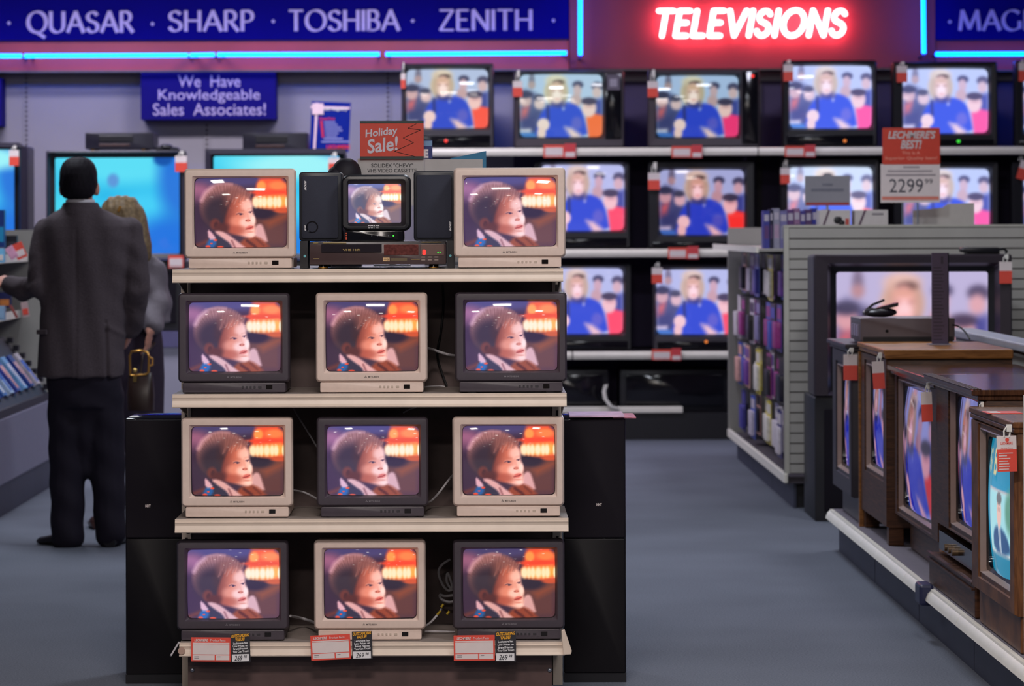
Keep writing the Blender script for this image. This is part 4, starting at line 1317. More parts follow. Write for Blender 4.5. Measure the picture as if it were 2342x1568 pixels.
# small black television
Yb_ = 9.20
x0, x1, _, z1 = R(786, 398, 940, 548, Yb_)
so = ((x0 + x1) / 2, Yb_, VTOP + 0.0005)
t = thing('television', 'small black television on top of the video recorder', 'television', so)
def tx(px): return P(px, 470, Yb_)[0] - so[0]
def tz(py): return P(864, py, Yb_)[1] - so[2]
w, h, cz = tx(940) - tx(782), tz(399) - tz(528), (tz(399) + tz(528)) / 2
cx = (tx(940) + tx(782)) / 2
sw, sh_, sx, sz = tx(917) - tx(796), tz(420) - tz(509), (tx(917) + tx(796)) / 2, (tz(420) + tz(509)) / 2
def L(ww, hh, r, y, ccx=cx, c=cz, b=0.0):
    return [(p[0], y, p[1]) for p in rr(ww, hh, r, 5, ccx, c, b)]
q = MB()
q.loft([L(w * .7, h * .7, .02, .28, cx - .01), L(w * .8, h * .85, .02, .2, cx - .008), L(w * .98, h, .02, .06), L(w, h, .022, .03), L(w, h, .022, .012), L(w - .012, h - .012, .018, .002),
        L(w - .03, h - .03, .012, 0), L(sw + .03, sh_ + .03, .01, 0.0, sx, sz), L(sw + .006, sh_ + .006, .004, .012, sx, sz), L(sw, sh_, .004, .016, sx, sz), L(sw, sh_, .004, .03, sx, sz)],
       0, True, False)
q.build('cabinet', [blackp], t, smooth=35)
screen(CH_S, sw * 1.01, sh_ * 1.01, (sx, .024, sz), t)
MB().rbox(tx(790), tx(922), 0.0, tz(527), 0.008, 0.2, 0.003).build('control_base', blackg, t, smooth=30)
q = MB().text('SONY', tx(855), 0.001, tz(518), tx(868) - tx(842), tz(514.5) - tz(521.5), 0, bold=0.03)
q.build('badge', whiteink, t)
MB().disc((tx(899.5), tz(539)), 0.0026, 0.003, 0.009, 10).build('indicator_light', ledgreen, t)
for px in (850, 863, 876, 888):
    MB().disc((tx(px), tz(539)), 0.0012, 0.006, 0.009, 8).build('button', steel, t)
q = MB()
for py in (533, 537.5, 542, 546):
    q.disc((tx(791.5), tz(py)), 0.0022, 0.0055, 0.009, 8)
q.build('input_jack', mat('jack_orange', S(190, 70, 40), 0.4), t)
# bookshelf loudspeakers
def bookshelf(px0, py0, px1, py1, Y, label, logo, port, stand=True):
    x0, x1, z0, z1 = R(px0, py0, px1, py1, Y)
    o = ((x0 + x1) / 2, Y, zt)
    t = thing('loudspeaker', label, 'loudspeaker', o, 'black bookshelf loudspeakers')
    w = x1 - x0
    a, b_ = zf + .0012, z1 - zt
    MB().rbox(-w / 2, w / 2, a, b_, 0.006, 0.16, 0.010, 0, 0.004).build('cabinet', mat('speaker_cabinet', S(34, 36, 44), 0.45, var=0.05), t, smooth=35)
    MB().rbox(-w / 2 + .008, w / 2 - .012, a + .008, b_ - .012, -0.001, 0.01, 0.006, 0, 0.003).build('grille', grille, t, smooth=35)
    q = MB()
    lx, ly = logo
    xx, zz = P(lx, ly, Y)
    q.text('BOSE', xx - o[0], -0.001, zz - zt, 0.030, 0.0055, 0, bold=0.04, shear=0.3, rot=math.pi / 2)
    if port:
        q.text('BOSE', xx - o[0] - .001, -0.001, P(699, 521, Y)[1] - zt, 0.017, 0.004, 0, bold=0.03, shear=0.3, rot=math.pi / 2)
    q.build('badge', whiteink, t)
    if port:
        xx, zz = P(714, 519, Y)
        q = MB()
        n = 24
        lo = []
        for r, y in ((0.019, -0.0005), (0.0175, -0.003), (0.015, -0.002), (0.012, 0.006), (0.004, 0.006)):
            lo.append([(xx - o[0] + r * math.cos(2 * math.pi * k / n), y, zz - zt + r * math.sin(2 * math.pi * k / n)) for k in range(n)])
        q.loft(lo, 0, False, True)
        q.build('bass_port', blackg, t, smooth=60)
    q = MB()
    sd = -1 if px0 < 850 else 1
    ia, ib = sorted((sd * w * .48, sd * w * .30))
    q.box(ia, ib, 0.0, 0.12, 0.0, a + 0.001)
    q.build('stand', blackp, t)
    MB().disc((sd * w * .37, a * .45), 0.004, -0.002, 0.001, 10).build('stand_knob', mat('knob_cyan', S(120, 200, 210), 0.3), t)
    return t
bookshelf(684, 393, 782, 546, 9.24, 'black bookshelf loudspeaker with round port left of the small television', (698.5, 424), True)
bookshelf(946, 391, 1042, 549, 9.24, 'black bookshelf loudspeaker right of the small television, partly behind beige set', (1030, 517), False)

# signs standing behind the small television on the rear half of the top shelf
Yg = 9.80
def card_stand(label, rect, Y, m, cat='sign', name='card_sign', th=0.004):
    x0, x1, z0, z1 = R(*rect, Y)
    o = ((x0 + x1) / 2, Y, zt)
    t = thing(name, label, cat, o)
    MB().box(x0, x1, Y, Y + th, z0, z1).build('card', m, t, off=o)
    return t, o, (x0, x1, z0, z1)
t, o, (x0, x1, z0, z1) = card_stand('orange holiday sale sign over a white video cassette card', (823, 276, 969, 364), Yg, orangecard)
q = MB().box(x0, x1, Yg - .0008, Yg, z1 - .0085, z1).box(x0, x1, Yg - .0008, Yg, z0, z0 + .0095)
zz = [(952, 283), (933, 293), (962, 297), (922, 315), (946, 326), (902, 346), (950, 358)]
for i in range(len(zz) - 1):
    a, b_ = P(*zz[i], Yg), P(*zz[i + 1], Yg)
    q.tube([(a[0], Yg - .001, a[1]), (b_[0], Yg - .001, b_[1])], 0.0008, 4)
q.build('border', greencard, t, off=o)
q = MB()
for s, xa, ya, xb, yb in (('Holiday', 835, 290, 910, 318), ('Sale!', 839, 311, 911, 351)):
    a0, a1, b0, b1 = R(xa, ya, xb, yb, Yg)
    q.text(s, (a0 + a1) / 2, Yg, (b0 + b1) / 2, a1 - a0, (b1 - b0) * .82, 0, bold=0.02, shear=0.15, depth=0.0012, rot=0.11)
q.build('lettering', mat('pale_letter', S(206, 200, 212), 0.5), t, off=o)
x0, x1, z0, z1 = R(818, 362, 970, 470, Yg + .012)
MB().box(x0, x1, Yg + .008, Yg + .012, z0, z1 + .0).build('white_card', greycard, t, off=o)
q = MB()
for s, xa, xb, yc in (('SOLIDEX "CHEVY"', 849, 945, 378), ('VHS VIDEO CASSETTE', 840, 953, 390)):
    a0, a1, b0, b1 = R(xa, yc - 4.5, xb, yc + 4.5, Yg + .008)
    q.text(s, (a0 + a1) / 2, Yg + .008, (b0 + b1) / 2, a1 - a0, b1 - b0, 0, bold=0.012)
q.build('print', inkblack, t, off=o)
q = MB().box(o[0] - .01, o[0] + .01, Yg + .012, Yg + .02, zt, z0 + .02).box(o[0] - .06, o[0] + .06, Yg - .01, Yg + .06, zt, zt + .004)
q.build('stand', steel, t, off=o)
x0, x1, z0, z1 = R(971, 364, 1104, 600, Yg + .03)
t = thing('card_sign', 'plain pale grey card behind the right bookshelf loudspeaker', 'sign', ((x0 + x1) / 2, Yg + .03, zt))
MB().box(x0, x1, Yg + .03, Yg + .034, zt, z1).build('card', greycard, t, off=t.location)
q = MB().box(x0, x1, Yg + .028, Yg + .05, zt, zt + .012).build('base', steel, t, off=t.location)
t, o, (x0, x1, z0, z1) = card_stand('small dark blue card peeking out beside the holiday sale sign', (966, 320, 989, 362), Yg + .05, mat('navy_card', S(24, 40, 110), 0.5, var=0.06))
q = MB()
a0, a1, b0, b1 = R(969, 341, 980, 361, Yg + .05)
q.text('E', (a0 + a1) / 2, Yg + .05, (b0 + b1) / 2, a1 - a0, b1 - b0, 0, bold=0.05)
a0, a1, b0, b1 = R(968, 322, 988, 334, Yg + .05)
q.box(a0, a1, Yg + .049, Yg + .05, b0, b1, 1)
q.build('print', [whiteink, mat('sky_print', S(110, 150, 190), 0.5)], t, off=o)
MB().box(o[0] - .006, o[0] + .006, Yg + .054, Yg + .06, zt, z0 + .02).build('stand', steel, t, off=o)
t = thing('card_sign', 'slanted teal card behind the plain grey card and right beige television', 'sign', (P(1071, 500, 9.93)[0], 9.93, zt))
pp = [P(a, b_, 9.93) for a, b_ in ((1028, 520), (1112, 520), (1112, 345), (1030, 362))]
q = MB().prism([(a, max(b_, zt)) for a, b_ in pp], 'y', 9.93, 9.935)
q.build('card', mat('teal_card', S(24, 110, 150), 0.5, var=0.1), t, off=t.location)
MB().box(pp[0][0], pp[1][0], 9.915, 9.95, zt, zt + .01).build('base', steel, t, off=t.location)
# dark rounded bag behind the left loudspeaker
q = MB()
x, z = P(792, 385, 9.75)
q.ball((x, 9.75, z - .02), (.05, .06, .055), 16, 10)
q.ball((x - .03, 9.75, z - .03), (.035, .06, .04), 14, 8)
q.loft([[(x + a * .05, 9.75 + b_ * .05, zz2) for a, b_ in ((-1, -1), (1, -1), (1, 1), (-1, 1))] for zz2 in (zt, z - .03)], 0, True, True)
tag(q.build('camera_bag', mat('bag_black', S(24, 20, 32), 0.7, var=0.2), None, loc=(x, 9.75, zt), off=(x, 9.75, zt), smooth=60), 'dark rounded bag behind the gap between loudspeaker and holiday sale sign', 'bag')

# cables
def cable(label, pts, r, m, Y):
    P3 = []
    for p in pts:
        if len(p) == 2:
            x, z = P(p[0], p[1], Y)
            P3.append(Vector((x, Y, z)))
        else:
            x, z = P(p[0], p[1], p[2])
            P3.append(Vector((x, p[2], z)))
    out = []
    for i in range(len(P3) - 1):
        p0, p1, p2, p3 = P3[max(i - 1, 0)], P3[i], P3[i + 1], P3[min(i + 2, len(P3) - 1)]
        for k in range(6):
            t_ = k / 6
            out.append(0.5 * ((2 * p1) + (-p0 + p2) * t_ + (2 * p0 - 5 * p1 + 4 * p2 - p3) * t_ ** 2 + (-p0 + 3 * p1 - 3 * p2 + p3) * t_ ** 3))
    out.append(P3[-1])
    o = out[0].copy()
    q = MB().tube(out, r, 6)
    return tag(q.build('cable', m, None, smooth=60, off=o, loc=o), label, 'cable')
Yk = 9.42
cable('pale cable between the left and middle televisions of the third shelf, upper one', [(668, 928, 9.5), (690, 965), (712, 1000), (726, 1022), (740, 1030, 9.3)], .0030, cablew, Yk)
cable('pale cable behind the left beige television of the third shelf, lower one', [(668, 1120, 9.35), (690, 1124), (706, 1130), (726, 1141), (740, 1150, 9.3)], .0032, cablew, Yk)
cable('pale cable between the middle and right televisions of the third shelf', [(975, 1150, 9.3), (986, 1145), (1005, 1125), (1030, 1092), (1045, 1080, 9.3)], .0034, cablew, Yk)
cable('white cable between the middle and right televisions of the second shelf', [(972, 794, 9.3), (990, 799), (1010, 806), (1028, 811), (1050, 814, 9.3)], .0042, cablew, Yk)
cable('thin cable lying on the second shelf beside the middle television', [(966, 885, 9.33), (985, 883, 9.38), (1005, 882, 9.4), (1018, 884, 9.4)], .0025, cablew, Yk)
cable('black cable hanging between the middle and right televisions of the second shelf', [(1012, 650), (1014, 700), (1008, 760), (1000, 810), (1010, 850), (1022, 882)], .004, cableb, Yk + .1)
cable('blue lit cable under the second shelf above the charcoal television', [(922, 944), (936, 936), (952, 931)], .0025, cablew, 9.3)
cable('white looped cable left of the bottom right television, upper loop', [(1030, 1278), (1010, 1292), (1003, 1310), (1012, 1336), (1026, 1350), (1034, 1340), (1024, 1310), (1022, 1330), (1034, 1350)], .0042, cablew, Yk)
cable('white looped cable left of the bottom right television, lower loop', [(1038, 1360), (1018, 1362), (1006, 1360), (1010, 1370), (1026, 1376), (1040, 1374)], .0046, cablew, Yk)
cable('thin white cable lying on the bottom shelf beside the beige television', [(972, 1443, 9.3), (1000, 1443, 9.3), (1040, 1444, 9.32)], .0028, cablew, Yk)
cable('pale cable between the left and middle televisions of the bottom shelf', [(664, 1408, 9.3), (685, 1412), (705, 1418), (722, 1424, 9.3)], .0045, cablew, Yk)
plug = cable('white cable with yellow metal plugs lying beside the bottom right television', [(975, 1430, 9.3), (985, 1422, 9.3), (998, 1408, 9.3), (1010, 1392, 9.32)], .0036, cablew, Yk)
for j, (a, b_) in enumerate((((1000, 1405), (1008, 1396)), ((1009, 1388), (1014, 1381)), ((1022, 1404), (1028, 1397)))):
    pa, pb = P(*a, 9.3), P(*b_, 9.3)
    MB().tube([(pa[0], 9.3, pa[1]), (pb[0], 9.3, pb[1])], .004, 8).build('plug', mat('plug_yellow', S(200, 170, 60), 0.3, metal=0.5), plug, off=plug.location, smooth=50)

# ------------------------------------------------------------------ tower loudspeakers beside the rack
def tower(px0, px1, label):
    Y = 9.575
    x0, _ = P(px0, 1100, Y)
    x1, _ = P(px1, 1100, Y)
    zt_ = P((px0 + px1) / 2, 957, Y)[1]
    zs = P((px0 + px1) / 2, 1229, Y)[1]
    o = ((x0 + x1) / 2, Y, 0)
    t = thing('tower_loudspeaker', label, 'loudspeaker', o, 'black tower loudspeakers')
    w = x1 - x0
    MB().rbox(-w / 2, w / 2, 0.03, zt_, 0.008, 0.30, 0.004, 0, 0.003).build('cabinet', mat('tower_black', S(10, 8, 14), 0.08, 0.5, var=0.0), t, smooth=30)
    MB().rbox(-w / 2 + .002, w / 2 - .002, 0.03, zs - .003, -0.004, 0.01, 0.004, 0, 0.003).build('lower_panel', mat('tower_front', S(12, 9, 15), 0.5, 0.2, var=0.1), t, smooth=30)
    MB().rbox(-w / 2 + .002, w / 2 - .002, zs, zt_ - .004, -0.006, 0.01, 0.004, 0, 0.003).build('grille', mat('grille_black', S(22, 18, 26), 0.7, 0.15, var=0.2, scale=500), t, smooth=30)
    MB().box(-w / 2 - .0, w / 2, 0.0, 0.31, 0, 0.03).build('plinth', blackp, t)
    lx, lz = P(339 if px0 < 600 else 1370, 1156 if px0 < 600 else 1153, Y)
    q = MB().text('NHT', lx - o[0], -0.0062, lz, 0.017, 0.009, 0, bold=0.04)
    q.build('badge', whitecard, t)
tower(286, 430, 'tall black tower loudspeaker left of the front rack')
tower(1288, 1431, 'tall black tower loudspeaker right of the front rack, papers on top')
Ym = 9.575
zt_ = P(1360, 957, Ym)[1]
for i, (a, b_, dy, th, m, lab) in enumerate(((1303, 1428, 0.0, .006, mat('magazine_pink', S(214, 180, 206), 0.35, var=0.2, scale=25), 'glossy pale magazine lying on the right tower loudspeaker'),
                                             (1402, 1455, 0.02, .004, mat('leaflet_red', S(208, 130, 150), 0.35, var=0.5, scale=30), 'small reddish leaflet jutting from under the magazine on the right tower'))):
    x0, x1 = P(a, 945, Ym)[0], P(b_, 945, Ym)[0]
    q = MB().box(x0, x1, Ym - .015 + dy, Ym + .2, zt_ + .0008 + (1 - i) * .0046, zt_ + .0008 + (1 - i) * .0046 + th)
    tag(q.build('magazine' if i == 0 else 'leaflet', m, None, loc=((x0 + x1) / 2, Ym, zt_), off=((x0 + x1) / 2, Ym, zt_)), lab, 'magazine' if i == 0 else 'leaflet')
# ------------------------------------------------------------------ big rear projection televisions
def big_tv(label, cab, scr, me, Y, depth=0.55, zbase=None, m=None):
    m = m or mat('projection_tv_blue_black', S(40, 36, 52), 0.4, var=0.05)
    x0, x1, z0, z1 = R(*cab, Y)
    if zbase is not None:
        z0 = zbase
    s0, s1, t0, t1 = R(*scr, Y)
    o = ((x0 + x1) / 2, Y, z0)
    t = thing('projection_television', label, 'television', o, 'big screen projection televisions')
    w, h = x1 - x0, z1 - z0
    sw, sh_ = s1 - s0, t1 - t0
    sx, sz = (s0 + s1) / 2 - o[0], (t0 + t1) / 2 - o[2]
    zs = t0 - o[2] - 0.05            # split between screen box and lower cabinet
    hu = h - zs
    def L(ww, hh, r, y, cx, cz):
        return [(p[0], y, p[1]) for p in rr(ww, hh, r, 3, cx, cz)]
    cu = zs + hu / 2
    q = MB()
    q.loft([L(w * .8, hu * .8, .02, depth, 0, cu), L(w, hu, .02, depth * .55, 0, cu), L(w, hu, .012, .012, 0, cu), L(w - .014, hu - .014, .008, 0, 0, cu), L(sw + .10, sh_ + .09, .01, .004, sx, sz),
            L(sw + .06, sh_ + .055, .008, .05, sx, sz), L(sw, sh_, .012, .065, sx, sz), L(sw, sh_, .012, .08, sx, sz)], 0, True, False, ms=[0, 0, 0, 0, 0, 1, 1])
    q.build('screen_box', [m, blackp], t, smooth=30)
    screen(me, sw * 1.01, sh_ * 1.01, (sx, .072, sz), t)
    MB().rbox(-w / 2 + .004, w / 2 - .004, 0.0, zs - .003, 0.015, depth, .008).build('lower_cabinet', blackp, t, smooth=30)
    MB().rbox(-w / 2 + .05, w / 2 - .05, 0.05, zs - .06, 0.006, .02, .008).build('speaker_cloth', mat('grille_black', S(30, 26, 34), 0.7, var=0.2, scale=500), t, smooth=30)
    return t
YL = 19.6
zpl = P(400, 757, YL)[1]
big_tv('projection television with cyan picture behind the suited man', (108, 345, 419, 757), (123, 360, 408, 580), SKY_A, YL)
big_tv('projection television with cyan picture cut by the left edge', (-215, 334, 63, 757), (-200, 342, 29, 560), SKY_B, YL)
big_tv('projection television with cyan picture behind the top left beige television', (480, 349, 790, 757), (487, 356, 775, 580), SKY_B, YL)
xa, xb = P(-300, 800, YL)[0], P(960, 800, YL)[0]
t = thing('display_platform', 'raised grey platform under the projection televisions', 'platform', ((xa + xb) / 2, YL, 0))
MB().box(xa, xb, YL - .08, YW - .01, zpl - .10, zpl - .002).build('top_edge', mat('platform_edge', S(92, 88, 128), 0.6, var=0.05), t, off=t.location)
MB().box(xa, xb, YL - .06, YW - .01, 0, zpl - .10).build('front', mat('platform_grey', S(158, 156, 172), 0.7, var=0.05, scale=4), t, off=t.location)
def vcr(label, px0, py0, px1, py1, Y):
    x0, x1, z0, z1 = R(px0, py0, px1, py1, Y)
    o = ((x0 + x1) / 2, Y, z0)
    t = thing('video_recorder', label, 'video recorder', o, 'video recorders on the projection televisions')
    w, h = x1 - x0, z1 - z0
    MB().rbox(-w / 2, w / 2, .014, h, 0, .3, .004).build('case', mat('vcr_far_case', S(30, 28, 40), 0.35, var=0.08), t, smooth=30)
    MB().rbox(-w * .3, w * .2, h * .5, h * .85, -.003, .01, .003).build('cassette_door', blackp, t)
    MB().rbox(-w * .3, w * .15, h * .25, h * .4, -.002, .01, .003).build('display_window', mat('vcr_far_display', S(60, 38, 36), 0.5, var=0.3), t)
    for sx in (-.4, .34):
        MB().tube([(w * sx, .03, 0), (w * sx, .03, .016)], .014, 10).build('foot', brass, t, smooth=50)
        MB().tube([(w * sx, .26, 0), (w * sx, .26, .016)], .014, 10).build('foot', brass, t, smooth=50)
vcr('black video recorder on the projection television above the suited man', 195, 303, 352, 345.5, YL + .06)
vcr('black video recorder on the projection television left of the blue poster', 555, 303, 702, 349.5, YL + .06)
q = MB()
for (a, b_, zz, r) in ((356, 376, 340, .014), (368, 392, 336, .02), (388, 408, 341, .014)):
    x0, z = P(a, zz, YL + .1)
    x1, _ = P(b_, zz, YL + .1)
    q.ball(((x0 + x1) / 2, YL + .1, z), ((x1 - x0) / 2 + .01, .05, r), 12, 8)
zc = P(380, 345.3, YL)[1]
q.box(P(354, 344, YL)[0], P(408, 344, YL)[0], YL + .06, YL + .14, zc, zc + .012)
o = (P(380, 340, YL)[0], YL + .1, zc)
tag(q.build('black_handset', blackp, None, off=o, loc=o, smooth=50), 'small black handset on the projection television beside the video recorder', 'camera')  # stands for a small phone-like remote beside the recorder
hang_tag('hang tag on the projection television cut by the left edge', 32, 343, 379, 22, YL - .012, 334)
hang_tag('hang tag on the projection television behind the suited man', 414, 356, 393, 27, YL - .012, 346)
hang_tag('pinkish hang tag right of the projection television behind the beige set', 764, 361, 390, 26, YL - .012, 349)
shelf_card('white and red card at the lower right of the projection television', 385, 584, 420, 613, YL - .012)

# ------------------------------------------------------------------ gondola on the right
YN, YFAR = 15.43, 18.86
gx0, gx1 = 1.583, 3.0
g = thing('gondola_shelving', 'grey gondola with slatted end panel and packages hanging on its side', 'shelving', ((gx0 + gx1) / 2, (YN + YFAR) / 2, 0))
go = tuple(g.location)
zp0, zp1 = .184, 1.452
q = MB().box(gx0, gx1, YN + .012, YN + .03, zp0, zp1)
n_sl = 24
zz = zp1 - .058
edges = [zp1]
while zz > zp0 + .02:
    edges.append(zz)
    zz -= .0527
edges.append(zp0)
for i in range(len(edges) - 1):
    q.box(gx0 + .028, gx1, YN, YN + .0125, edges[i + 1] + .0035, edges[i] - .0035, 0)
q.box(gx0, gx0 + .026, YN - .002, YN + .03, zp0, zp1, 2)
q.box(gx0 + .026, gx1, YN + .010, YN + .0122, zp0, zp1, 1)
q.box(gx0, gx1, YN - .004, YN + .03, zp1, zp1 + .012, 2)
q.build('slatted_end_panel', [slatgrey, groovem, mat('slat_edge', S(186, 182, 172), 0.5, var=0.03)], g, off=go)
MB().box(gx0, gx1, YFAR, YFAR + .03, zp0 - .03, zp1).build('far_end_panel', slatgrey, g, off=go)
MB().box(2.08, 2.12, YN + .04, YFAR - .01, .1, 1.40).build('center_panel', mat('peg_panel', S(110, 104, 112), 0.7, var=0.06), g, off=go)
MB().box(1.93, gx1, YN + .04, YFAR - .01, 1.40, 1.425).build('top_deck', slatgrey, g, off=go)
MB().box(1.60, 2.08, YN + .04, YFAR - .01, .13, .165).build('base_deck', shelfdark, g, off=go)
MB().box(gx0 - .005, 1.60, YN - .01, YFAR + .04, .135, .185).build('deck_edge', whitetrim, g, off=go, bevel=.005)
k0 = YN + .06
for j in range(3):
    k1 = k0 + 1.12
    MB().box(1.635, 1.65, k0 + .004, min(k1, YFAR) - .004, 0, .13).build('kick_panel', kickm, g, off=go)
    k0 = k1
MB().box(1.65, gx1, YN + .10, YN + .12, 0, .16).build('kick_end', blackp, g, off=go)
MB().box(1.80, 1.90, YN + .085, YN + .1, .13, .16).build('leveling_foot', mat('foot_tan', S(150, 128, 118), 0.5), g, off=go)
MB().box(1.50, 2.08, YN + .5, YFAR - .02, 1.325, 1.338).build('shelf', slatgrey, g, off=go)
MB().box(1.485, 1.50, YN + .5, YFAR - .02, 1.318, 1.350).build('shelf_edge', whitetrim, g, off=go)
# video cassette boxes standing on the upper shelf
sp = [(60, 62, 150), (28, 26, 60), (150, 148, 172), (120, 116, 170), (96, 60, 120), (150, 110, 150), (70, 60, 140), (90, 62, 110), (50, 54, 150), (160, 120, 170), (180, 150, 180)]
xx = 1.562
for i, c in enumerate(sp):
    w = (.034, .02, .036, .04, .036, .034, .03, .034, .03, .034, .034)[i]
    hgt = .205 + .006 * (i % 3)
    q = MB().box(xx, xx + w - .002, 16.30, 16.42, 1.3385, 1.3385 + hgt, 0)
    q.box(xx + .004, xx + w - .006, 16.298, 16.30, 1.3385 + hgt * .25, 1.3385 + hgt * .6, 1)
    q.box(xx + .004, xx + w - .006, 16.298, 16.30, 1.3385 + hgt * .72, 1.3385 + hgt * .9, 2)
    o = (xx + w / 2, 16.36, 1.3385)
    ordn = ('first', 'second', 'third', 'fourth', 'fifth', 'sixth', 'seventh', 'eighth', 'ninth', 'tenth', 'eleventh')[i]
    tag(q.build('video_cassette_box', [mat('vhs_%d' % i, S(*c), 0.4, var=0.1), mat('vhs_label_%d' % (i % 4), S(*sp[(i * 3 + 4) % 11]), 0.4), mat('vhs_title', S(190, 182, 200), 0.4)], None, off=o, loc=o),
        ordn + ' upright video cassette box from the left on the upper gondola shelf', 'video cassette', 'video cassette boxes on the upper gondola shelf')
    xx += w
# hanging packages
pal = [(70, 64, 150), (140, 132, 178), (190, 180, 196), (40, 38, 110), (160, 50, 130), (214, 204, 210), (24, 22, 44), (110, 60, 150), (30, 26, 36), (50, 80, 180), (214, 160, 150), (26, 24, 60)]
rowsN = ('top', 'second', 'third', 'lowest')
rng = random.Random(3)
ordw = ('nearest', 'second nearest', 'third nearest', 'fourth nearest', 'fifth nearest', 'sixth nearest', 'seventh nearest', 'eighth nearest', 'farthest')
for r_, (ztop, hh) in enumerate(((1.30, .255), (1.03, .27), (.745, .27), (.46, .265))):
    for j in range(9):
        Yc = 16.32 + j * .288
        wY = rng.uniform(.22, .272)
        X = 1.66 + rng.uniform(-.03, .05)
        h = hh * rng.uniform(.92, 1.0)
        c = pal[rng.randrange(len(pal))]
        c2 = pal[rng.randrange(len(pal))]
        yellow = (r_, j) in ((1, 3), (2, 4), (2, 5), (3, 4), (3, 3), (0, 3), (0, 1))
        if yellow:
            c, c2 = (214, 196, 60), (222, 216, 206)
        th = rng.uniform(.012, .03)
        o = (X, Yc, ztop)
        t = thing('hanging_package', ('yellow and white' if yellow else 'coloured') + ' package in the ' + rowsN[r_] + ' row of the gondola side, ' + ordw[j],
                  'package', o, 'packages hanging on the gondola side')
        m1 = mat('pack_%d_%d_%d' % c, S(*c), 0.35, var=0.15, scale=40)
        m2 = mat('pack_%d_%d_%d' % c2, S(*c2), 0.35, var=0.15, scale=40)
        q = MB().box(-.002, .002, -wY / 2, wY / 2, -h, 0, 0)
        q.box(-.003, -.002, -wY * .42, wY * .42, -h * .3, -h * .08, 1)
        q.build('card_back', [m1, m2], t)
        q = MB().rbox(-wY * .4, wY * .4, -h * .92, -h * .36, -th, 0, .008)
        ob = q.build('blister', m2, t, smooth=40)
        ob.rotation_euler = (0, 0, -math.pi / 2)
        ob.location = (-.002, 0, 0)
        MB().tube([(X - .02, Yc, ztop + .0034), (2.08, Yc, ztop + .0034)], .0035, 5).build('peg_hook', steel, g, off=go)
# cartons on the top deck
def carton(label, px0, py0, px1, py1, Y, seed):
    x0, x1, z0, z1 = R(px0, py0, px1, py1, Y)
    z0 = 1.4255
    o = ((x0 + x1) / 2, Y, z0)
    t = thing('carton', label, 'box', o, 'white cartons on top of the gondola')
    w, h = x1 - x0, z1 - z0
    MB().box(-w / 2, w / 2, 0, .14, 0, h).build('box', mat('carton_white', S(200, 192, 190), 0.6, var=0.04), t, bevel=.002)
    q = MB()
    for d in (.16, .30):
        a = -w / 2 + w * (d - .14)
        vs = [q.bm.verts.new(p) for p in ((a, -.001, .0), (a + w * .07, -.001, .0), (a + w * .33, -.001, h), (a + w * .26, -.001, h))]
        q.face(vs, 0)
        break
    if seed:
        q.ball((w * .1, -.001, h * .55), (w * .14, .004, h * .18), 12, 6, 1)
        q.ball((w * .22, -.001, h * .42), (w * .1, .004, h * .14), 12, 6, 1)
        q.box(w * .34, w * .45, -.002, 0, h * .2, h * .62, 2)
    else:
        q.ball((w * .08, -.001, h * .2), (w * .2, .004, h * .12), 12, 6, 1)
        q.box(w * .02, w * .36, -.002, 0, h * .78, h * .86, 3)
    q.build('print', [mat('carton_stripe', S(90, 64, 84), 0.5), blackp, mat('carton_red', S(190, 80, 70), 0.5), inkgrey], t)
carton('white carton with dark camera picture beside the video cassette boxes', 1874, 480, 1945, 524, 15.56, 1)
carton('white carton with dark oval picture below the tall orange price sign', 1955, 480, 2031, 524, 15.56, 0)
# grey card sign
Yq = 15.75
x0, x1, z0, z1 = R(1841, 402, 1944, 470, Yq)
o = ((x0 + x1) / 2, Yq, 1.4255)
t = thing('card_sign', 'small grey card sign with a red lower stripe on the gondola top', 'sign', o)
w = x1 - x0
q = MB()
pts = [(x0, z0), (x1, z0), (x1, z1), (o[0] + .025, z1), (o[0] + .012, z1 + .012), (o[0] - .012, z1 + .012), (o[0] - .025, z1), (x0, z1)]
q.prism([(p[0] - o[0], p[1] - o[2]) for p in pts], 'y', 0, .004)
q.build('card', mat('sign_grey', S(140, 138, 146), 0.6, var=0.03), t)
q = MB()
zz = z1 - o[2]
q.box(-w * .12, w * .12, -.001, 0, zz - .052, zz - .040, 1)
q.box(-w * .36, w * .36, -.001, 0, zz - .082, zz - .066, 1)
q.box(-w * .48, w * .48, -.001, 0, z0 - o[2] + .002, z0 - o[2] + .016, 0)
q.build('print', [mat('dull_red', S(160, 50, 56), 0.5), mat('faint_ink', S(112, 112, 124), 0.5)], t)
MB().box(-.006, .006, .004, .012, 0, z0 - o[2] + .03).box(-.05, .05, -.02, .06, 0, .004).build('stand', steel, t)
# tall orange price sign
Yq = 15.68
x0, x1, z0, z1 = R(2018, 293, 2150, 374, Yq)
o = ((x0 + x1) / 2, Yq, 1.4255)
t = thing('price_sign', 'tall orange and white price sign standing on the gondola top', 'sign', o)
w = x1 - x0
def lz(py): return P(2084, py, Yq)[1] - o[2]
def lx(px): return P(px, 400, Yq)[0] - o[0]
MB().rbox(-w / 2, w / 2, lz(376), lz(292), -.002, .003, .008, 0, .001).build('header_card', orangecard, t)
MB().box(lx(2014), lx(2150), 0.0, .004, lz(463), lz(375)).build('price_card', whitecard, t)
q = MB()
sQ = Yq / F
for s, xa, xb, ya, yb in (("LECHMERE'S", 2031, 2140, 299, 317), ('BEST!', 2060, 2108, 320, 340)):
    q.text(s, (lx(xa) + lx(xb)) / 2, -.002, (lz(ya) + lz(yb)) / 2, lx(xb) - lx(xa), lz(ya) - lz(yb), 0, bold=.03, shear=.25, depth=.0012)
